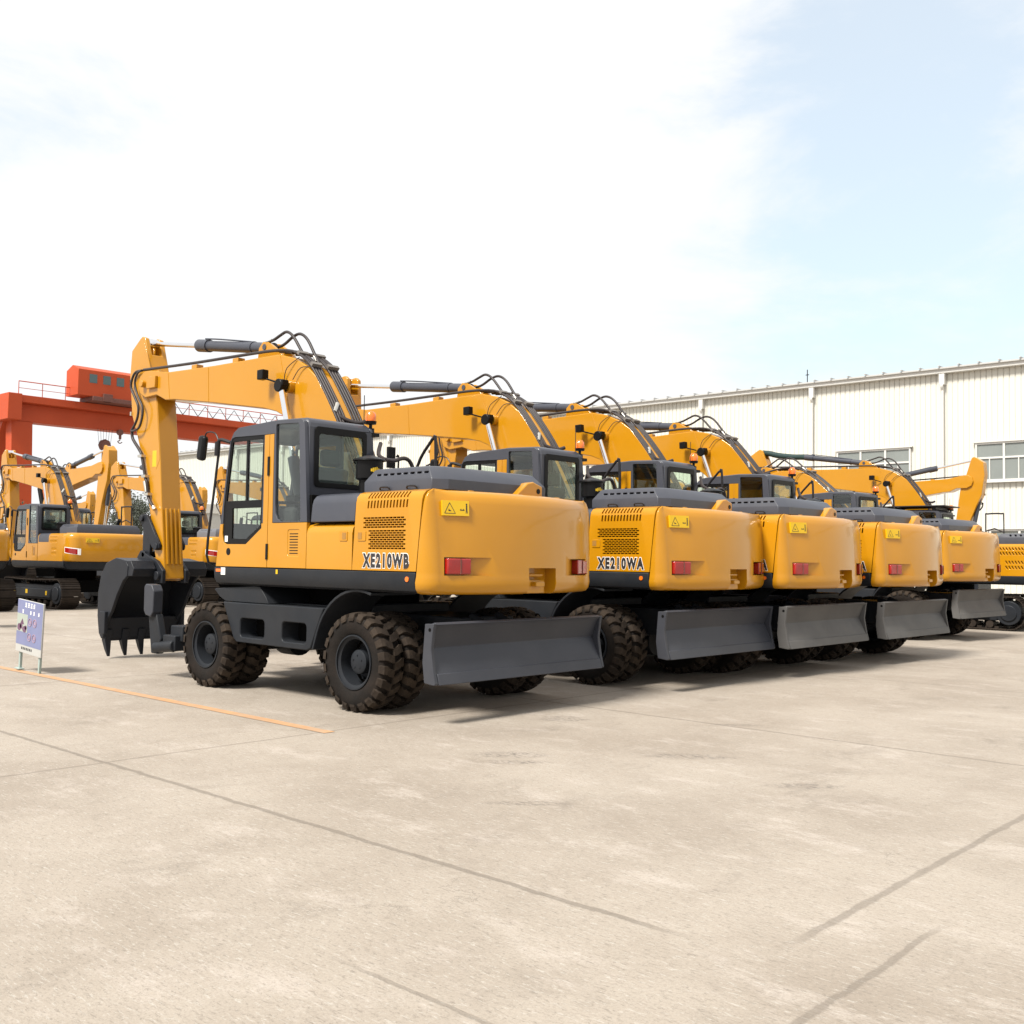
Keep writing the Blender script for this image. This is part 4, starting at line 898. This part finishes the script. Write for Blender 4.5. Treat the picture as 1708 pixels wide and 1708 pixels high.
part('trolley_frame', MB().box(G(105.2, -46.6, 19.0), G(108.6, -57, 19.5)).box(G(105.1, -47.8, 19.0), G(105.6, -48.9, 19.9)), M['hook'], gc, .03)
hk = MB()
for k in range(6): hk.cyl(G(108.2, -48.7-k*.36, 16.2), G(108.2, -48.9-k*.28, 14.4), .02, n=5)
hb = part('hoist_rope', hk, M['rail'], gc)
part('hook_block', MB().lathe([(0, -.35), (.55, -.35), (.72, -.2), (.72, .2), (.55, .35), (0, .35)], 8, G(108.2, -49.6, 14.3), 'x').box(G(107.9, -49.4, 12.6), G(108.5, -49.9, 13.7)), M['hook'], gc, .03)
part('small_hook', MB().lathe([(0, -.2), (.36, -.2), (.36, .2), (0, .2)], 12, G(108.2, -51.45, 16.0), 'x').box(G(108.1, -51.35, 15.2), G(108.3, -51.6, 15.8)).tube([G(108.2, -51.45, 15.3), G(108.2, -51.45, 15.05), G(108.2, -51.2, 14.9), G(108.2, -51.45, 14.7), G(108.2, -51.75, 14.85)], .06, 6), M['hook'], gc)

# ------------------------------------------------------------------ warehouse
wh = empty('warehouse', (20, -34.3, 0)); tag(wh, 'long cream corrugated metal warehouse behind the row of excavators', 'building')
def Wp(x, y, z): return (x-20, y+34.3, z)
prof = []; x = -45.0
while x < 65.8: prof += [(x, 0), (x+.01, -.03), (x+.036, -.03), (x+.046, 0)]; x += .215
prof.append((66, 0)); wm = MB(); v = []
for (px, py) in prof: v += [(px-20, py, 0), (px-20, py, 9.35)]
wm.add(v, [(2*i, 2*i+2, 2*i+3, 2*i+1) for i in range(len(prof)-1)])
wm.box((-64.9, -44, 0), (45.9, -.06, 9.0))
part('wall', wm, M['wall'], wh, smooth=False)
rf = MB().prism([(.35, 9.47), (.35, 9.53), (-22, 11.2), (-44.5, 9.53), (-44.5, 9.0), (-.1, 9.3)], -65.2, 46.2, 'x')
for k in range(145): rf.box((-65+k*.765, -3.0, 9.56), (-64.93+k*.765, .42, 9.60), None)
part('roof', rf, M['roof'], wh)
part('gutter', MB().box((-65.2, .03, 9.30), (46.2, .26, 9.50)), M['trim'], wh, .02)
for k in range(13):
    X = 11.1-5.63*2+k*5.63-11.26
    if X > 65: break
    part('downpipe', MB().cyl((X-20, .13, 0), (X-20, .13, 8.7), .055, n=10).box((X-20.11, .03, 8.85), (X-19.89, .24, 9.30)).tube([(X-20, .14, 8.9), (X-20, .22, 8.8), (X-20, .13, 8.65)], .06, 8), M['trim'], wh)
def window(x0, z0, z1, w=3.2):
    fr = MB(); y0, y1 = .03, .10
    fr.box((x0-20, y0, z0), (x0-w-20, y1, z0+.07)).box((x0-20, y0, z1-.07), (x0-w-20, y1, z1))
    fr.box((x0-20, y0, z0), (x0-20-.07, y1+.003, z1)).box((x0-w-20, y0, z0), (x0-w-20+.07, y1+.003, z1))
    zt = z0+(z1-z0)*.60
    fr.box((x0-20-.07, y0, zt-.035), (x0-w-20+.07, y1-.004, zt+.035))
    for k in (1, 2): fr.box((x0-w*k/3-20-.04, y0, z0+.07), (x0-w*k/3-20+.04, y1-.002, z1-.07))
    for k in range(3): fr.box((x0-w*(k+.5)/3-20-.02, y0, z0+.07), (x0-w*(k+.5)/3-20+.02, y1-.008, zt-.035))
    fr.box((x0-20+.08, y0, z1), (x0-w-20-.08, y1+.05, z1+.05)).box((x0-20+.08, y0, z0-.06), (x0-w-20-.08, y1+.06, z0))
    o = part('window', fr, M['trim'], wh); part('window_pane', MB().box((x0-20-.03, .032, z0+.03), (x0-w-20+.03, .05, z1-.03)), M['pane'], o)
for x0 in (9.98, 4.23, -1.4, -7.0): window(x0, 4.90, 6.42)
for x0 in (9.6, 3.72, -1.8): window(x0, 1.5, 3.02, 3.3)
part('roof_mast', MB().cyl((11.64-20, -.5, 9.5), (11.64-20, -.5, 10.25), .022, n=6).box((11.56-20, -.52, 10.0), (11.72-20, -.48, 10.03)), M['rail'], wh)
part('roof_vent', MB().box((20.5-20, -6, 9.9), (21.8-20, -5, 10.4)), M['roof'], wh)
sh = empty('low_shed', (59.5, -33, 0)); tag(sh, 'small low shed with a pale roof edge against the warehouse end', 'building')
part('shed_wall', MB().box((-2, -1.2, 0), (2, .6, 4.6)), M['roof'], sh); part('shed_roof', MB().box((-2.2, -1.2, 4.6), (2.2, .8, 5.3)), M['trim'], sh, .03)

# ------------------------------------------------------------------ safety sign
def sign(loc, rz, label, full=True):
    s = empty('safety_sign', loc, rz); tag(s, label, 'sign', 'safety signs on two short posts')
    tl = Matrix.Rotation(R(-3.6), 3, 'Y')       # leans sideways
    def L(mb):
        mb.v = [tuple(tl @ Vector(v)) for v in mb.v]; return mb
    bd = part('board', L(MB().box((-.40, -.012, .24), (.40, .012, .95))), mat('pale_board', (.42, .42, .40), .4, vary=.02), s, .004)
    blue = mat('faded_blue_print', (.16, .185, .33), .4, vary=.12, vscale=3, dust=.5, dustcol=(.20, .17, .26))
    p1 = part('poster_panel', L(MB().box((-.395, .012, .345), (.395, .014, .945))), blue, bd)
    ph_ = mat('poster_photo_sky', (.34, .38, .33), .4)
    part('poster_photo', L(MB().box((.06, .014, .52), (.392, .0155, .76))), ph_, bd)
    dk = mat('poster_dark_shape', (.13, .06, .11), .5, vary=.4, vscale=30)
    q = MB()
    for (cx, cz, w_, h_) in ((.31, .575, .07, .05), (.25, .60, .05, .045), (.14, .56, .07, .045), (.10, .585, .035, .03)): q.prism([(cx+w_*math.cos(t)*random.uniform(.8, 1.15), cz+h_*math.sin(t)) for t in [k*math.pi/5 for k in range(10)]], .0156, .0165)
    q.prism([(.29, .62), (.22, .70), (.16, .62)], .0156, .0160)
    part('poster_shape', L(q), dk, bd)
    w = MB()
    def glyph(cx, cz, sx, sz, seed):         # blurred white characters built of strokes
        rn = random.Random(seed)
        for k in range(3): zz = cz-sz+2*sz*(k+.5)/3; w.box((cx-sx*rn.uniform(.6, 1), .0142, zz-.0045), (cx+sx*rn.uniform(.6, 1), .0158, zz+.0045))
        for k in range(2): xx = cx-sx*.5+sx*k; w.box((xx-.004, .0142, cz-sz*rn.uniform(.7, 1)), (xx+.004, .0160, cz+sz*rn.uniform(.7, 1)))
    for k in range(4): glyph(.13-k*.085, .888, .030, .036, k)
    for k, gx in enumerate((.215, -.03, -.13, -.28)): glyph(gx, .795, .022, .028, 10+k)
    part('poster_lettering', L(w), M['white'], bd)
    pk = MB()
    for (cx, cz) in ((-.02, .67), (-.17, .67), (-.02, .47), (-.17, .47)):
        ring_ = [(cx+.05*math.cos(t), cz+.05*math.sin(t)) for t in [k*math.pi/8 for k in range(17)]]
        for a, b in zip(ring_, ring_[1:]): pk.tube([(a[0], .0155, a[1]), (b[0], .0155, b[1])], .006, 4, 0)
        pk.box((cx-.02, .0142, cz-.02), (cx+.02, .0155, cz+.02))
    part('poster_symbol', L(pk), mat('pink_symbol', (.36, .24, .30), .5), bd)
    tx = MB()
    for k in range(7): tx.box((.20-k*.05-.016, .0125, .285), (.20-k*.05+.012, .014, .318)); 
    part('footer_lettering', L(tx), M['rail'], bd)
    for x in (-.30, .31): 
        part('post', L(MB().box((x-.022, -.045, 0), (x+.022, -.013, .90)).box((x-.07, -.06, .0), (x+.07, .02, .015))), M['post'], s, .003)
    return s
sign((4.31, 2.2, 0), 0, 'blue and white safety sign on two short posts by the orange line')
s2 = sign((13.35, -.75, 0), 0, 'safety sign cut off by the left edge of the photo')

# ------------------------------------------------------------------ orange jib behind the first crawler
jb = empty('truck_crane', (45, -15.6, 0)); tag(jb, 'small orange crane jib with black cylinder rising behind the striped excavator', 'crane')
part('jib', MB().prism([(-1.6, 1.2), (-1.0, 1.2), (.25, 4.9), (.05, 4.95)], -.16, .16, 'y'), mat('jib_orange', (.62, .14, .03), .45), jb, .02)
part('jib_cylinder', MB().cyl((-.9, .25, 2.4), (.25, .25, 4.95), .12), M['black'], jb)
part('crane_carrier', MB().box((-3.2, -1.1, .5), (2.6, 1.1, 1.4)).cyl((-2, -1.15, .5), (-2, 1.15, .5), .5).cyl((1.6, -1.15, .5), (1.6, 1.15, .5), .5), M['dark'], jb, .03)

# ------------------------------------------------------------------ trees
def tree(loc, h, seed, label, lm_, spread=.32, n=2600, low=.25):
    rn = random.Random(seed)
    t = empty('tree', loc); tag(t, label, 'tree', 'trees behind the far row')
    tk = MB(); tk.tube([(0, 0, 0), (rn.uniform(-.2, .2), rn.uniform(-.2, .2), h*.4), (rn.uniform(-.3, .3), 0, h*.85)], .16, 7, 3)
    ends = []
    for k in range(16):
        z = h*rn.uniform(low, .85); a = rn.uniform(0, 6.28); l = h*spread*(1.15-z/h)*rn.uniform(.6, 1.1)
        e = Vector((l*math.cos(a), l*math.sin(a), z+l*rn.uniform(.2, .7))); ends.append(e); tk.tube([(0, 0, z), e*.5+Vector((0, 0, z*.5)), e], .05, 5, 2)
        ends.append(e*.6+Vector((0, 0, z*.4)))
    ends += [Vector((0, 0, h*.9)), Vector((0, 0, h*.78))]
    part('trunk', tk, M['bark'], t)
    lf = MB()
    for k in range(n):
        e = rn.choice(ends); s_ = h*.085
        p = e+Vector((rn.gauss(0, s_), rn.gauss(0, s_), rn.gauss(0, s_*.8)))
        a = Vector((rn.gauss(0, 1), rn.gauss(0, 1), rn.gauss(0, 1))).normalized(); b = a.orthogonal().normalized(); q = rn.uniform(.07, .16)
        lf.add([p+a*q, p+b*q*.5, p-a*q, p-b*q*.5], [(0, 1, 2, 3)])
    me = bpy.data.meshes.new('crown'); me.from_pydata(lf.v, [], lf.f); me.materials.append(lm_); link('crown', me, t)
    return t
tr = [((90, -42.4, 0), 8.4, 'tall grey green poplar left of the nearest stick', 1, .20), ((91, -44.2, 0), 8.0, 'leafy tree just behind the linkage of the nearest excavator', 1, .28), ((93, -46.5, 0), 7.4, 'tree hidden mostly behind the nearest stick', 0, .3),
      ((88, -31.0, 0), 6.4, 'dark tree at the left edge beyond the cut off excavator', 0, .35), ((92, -34.5, 0), 5.6, 'low dark tree behind the left crawler stick', 0, .35), ((95, -41, 0), 6.0, 'bushy dark tree left of the poplar', 0, .38),
      ((96, -38, 0), 5.4, 'low tree behind the striped excavator cab', 0, .4), ((90, -28.0, 0), 6.8, 'dark tree outside the left edge', 0, .35)]
for i, (lo, h, lb, k, sp_) in enumerate(tr): tree(lo, h, i+3, lb, M['leaf2'] if k else M['leaf'], sp_)
for o in list(bpy.data.objects):
    if '_up' in o: del o['_up']
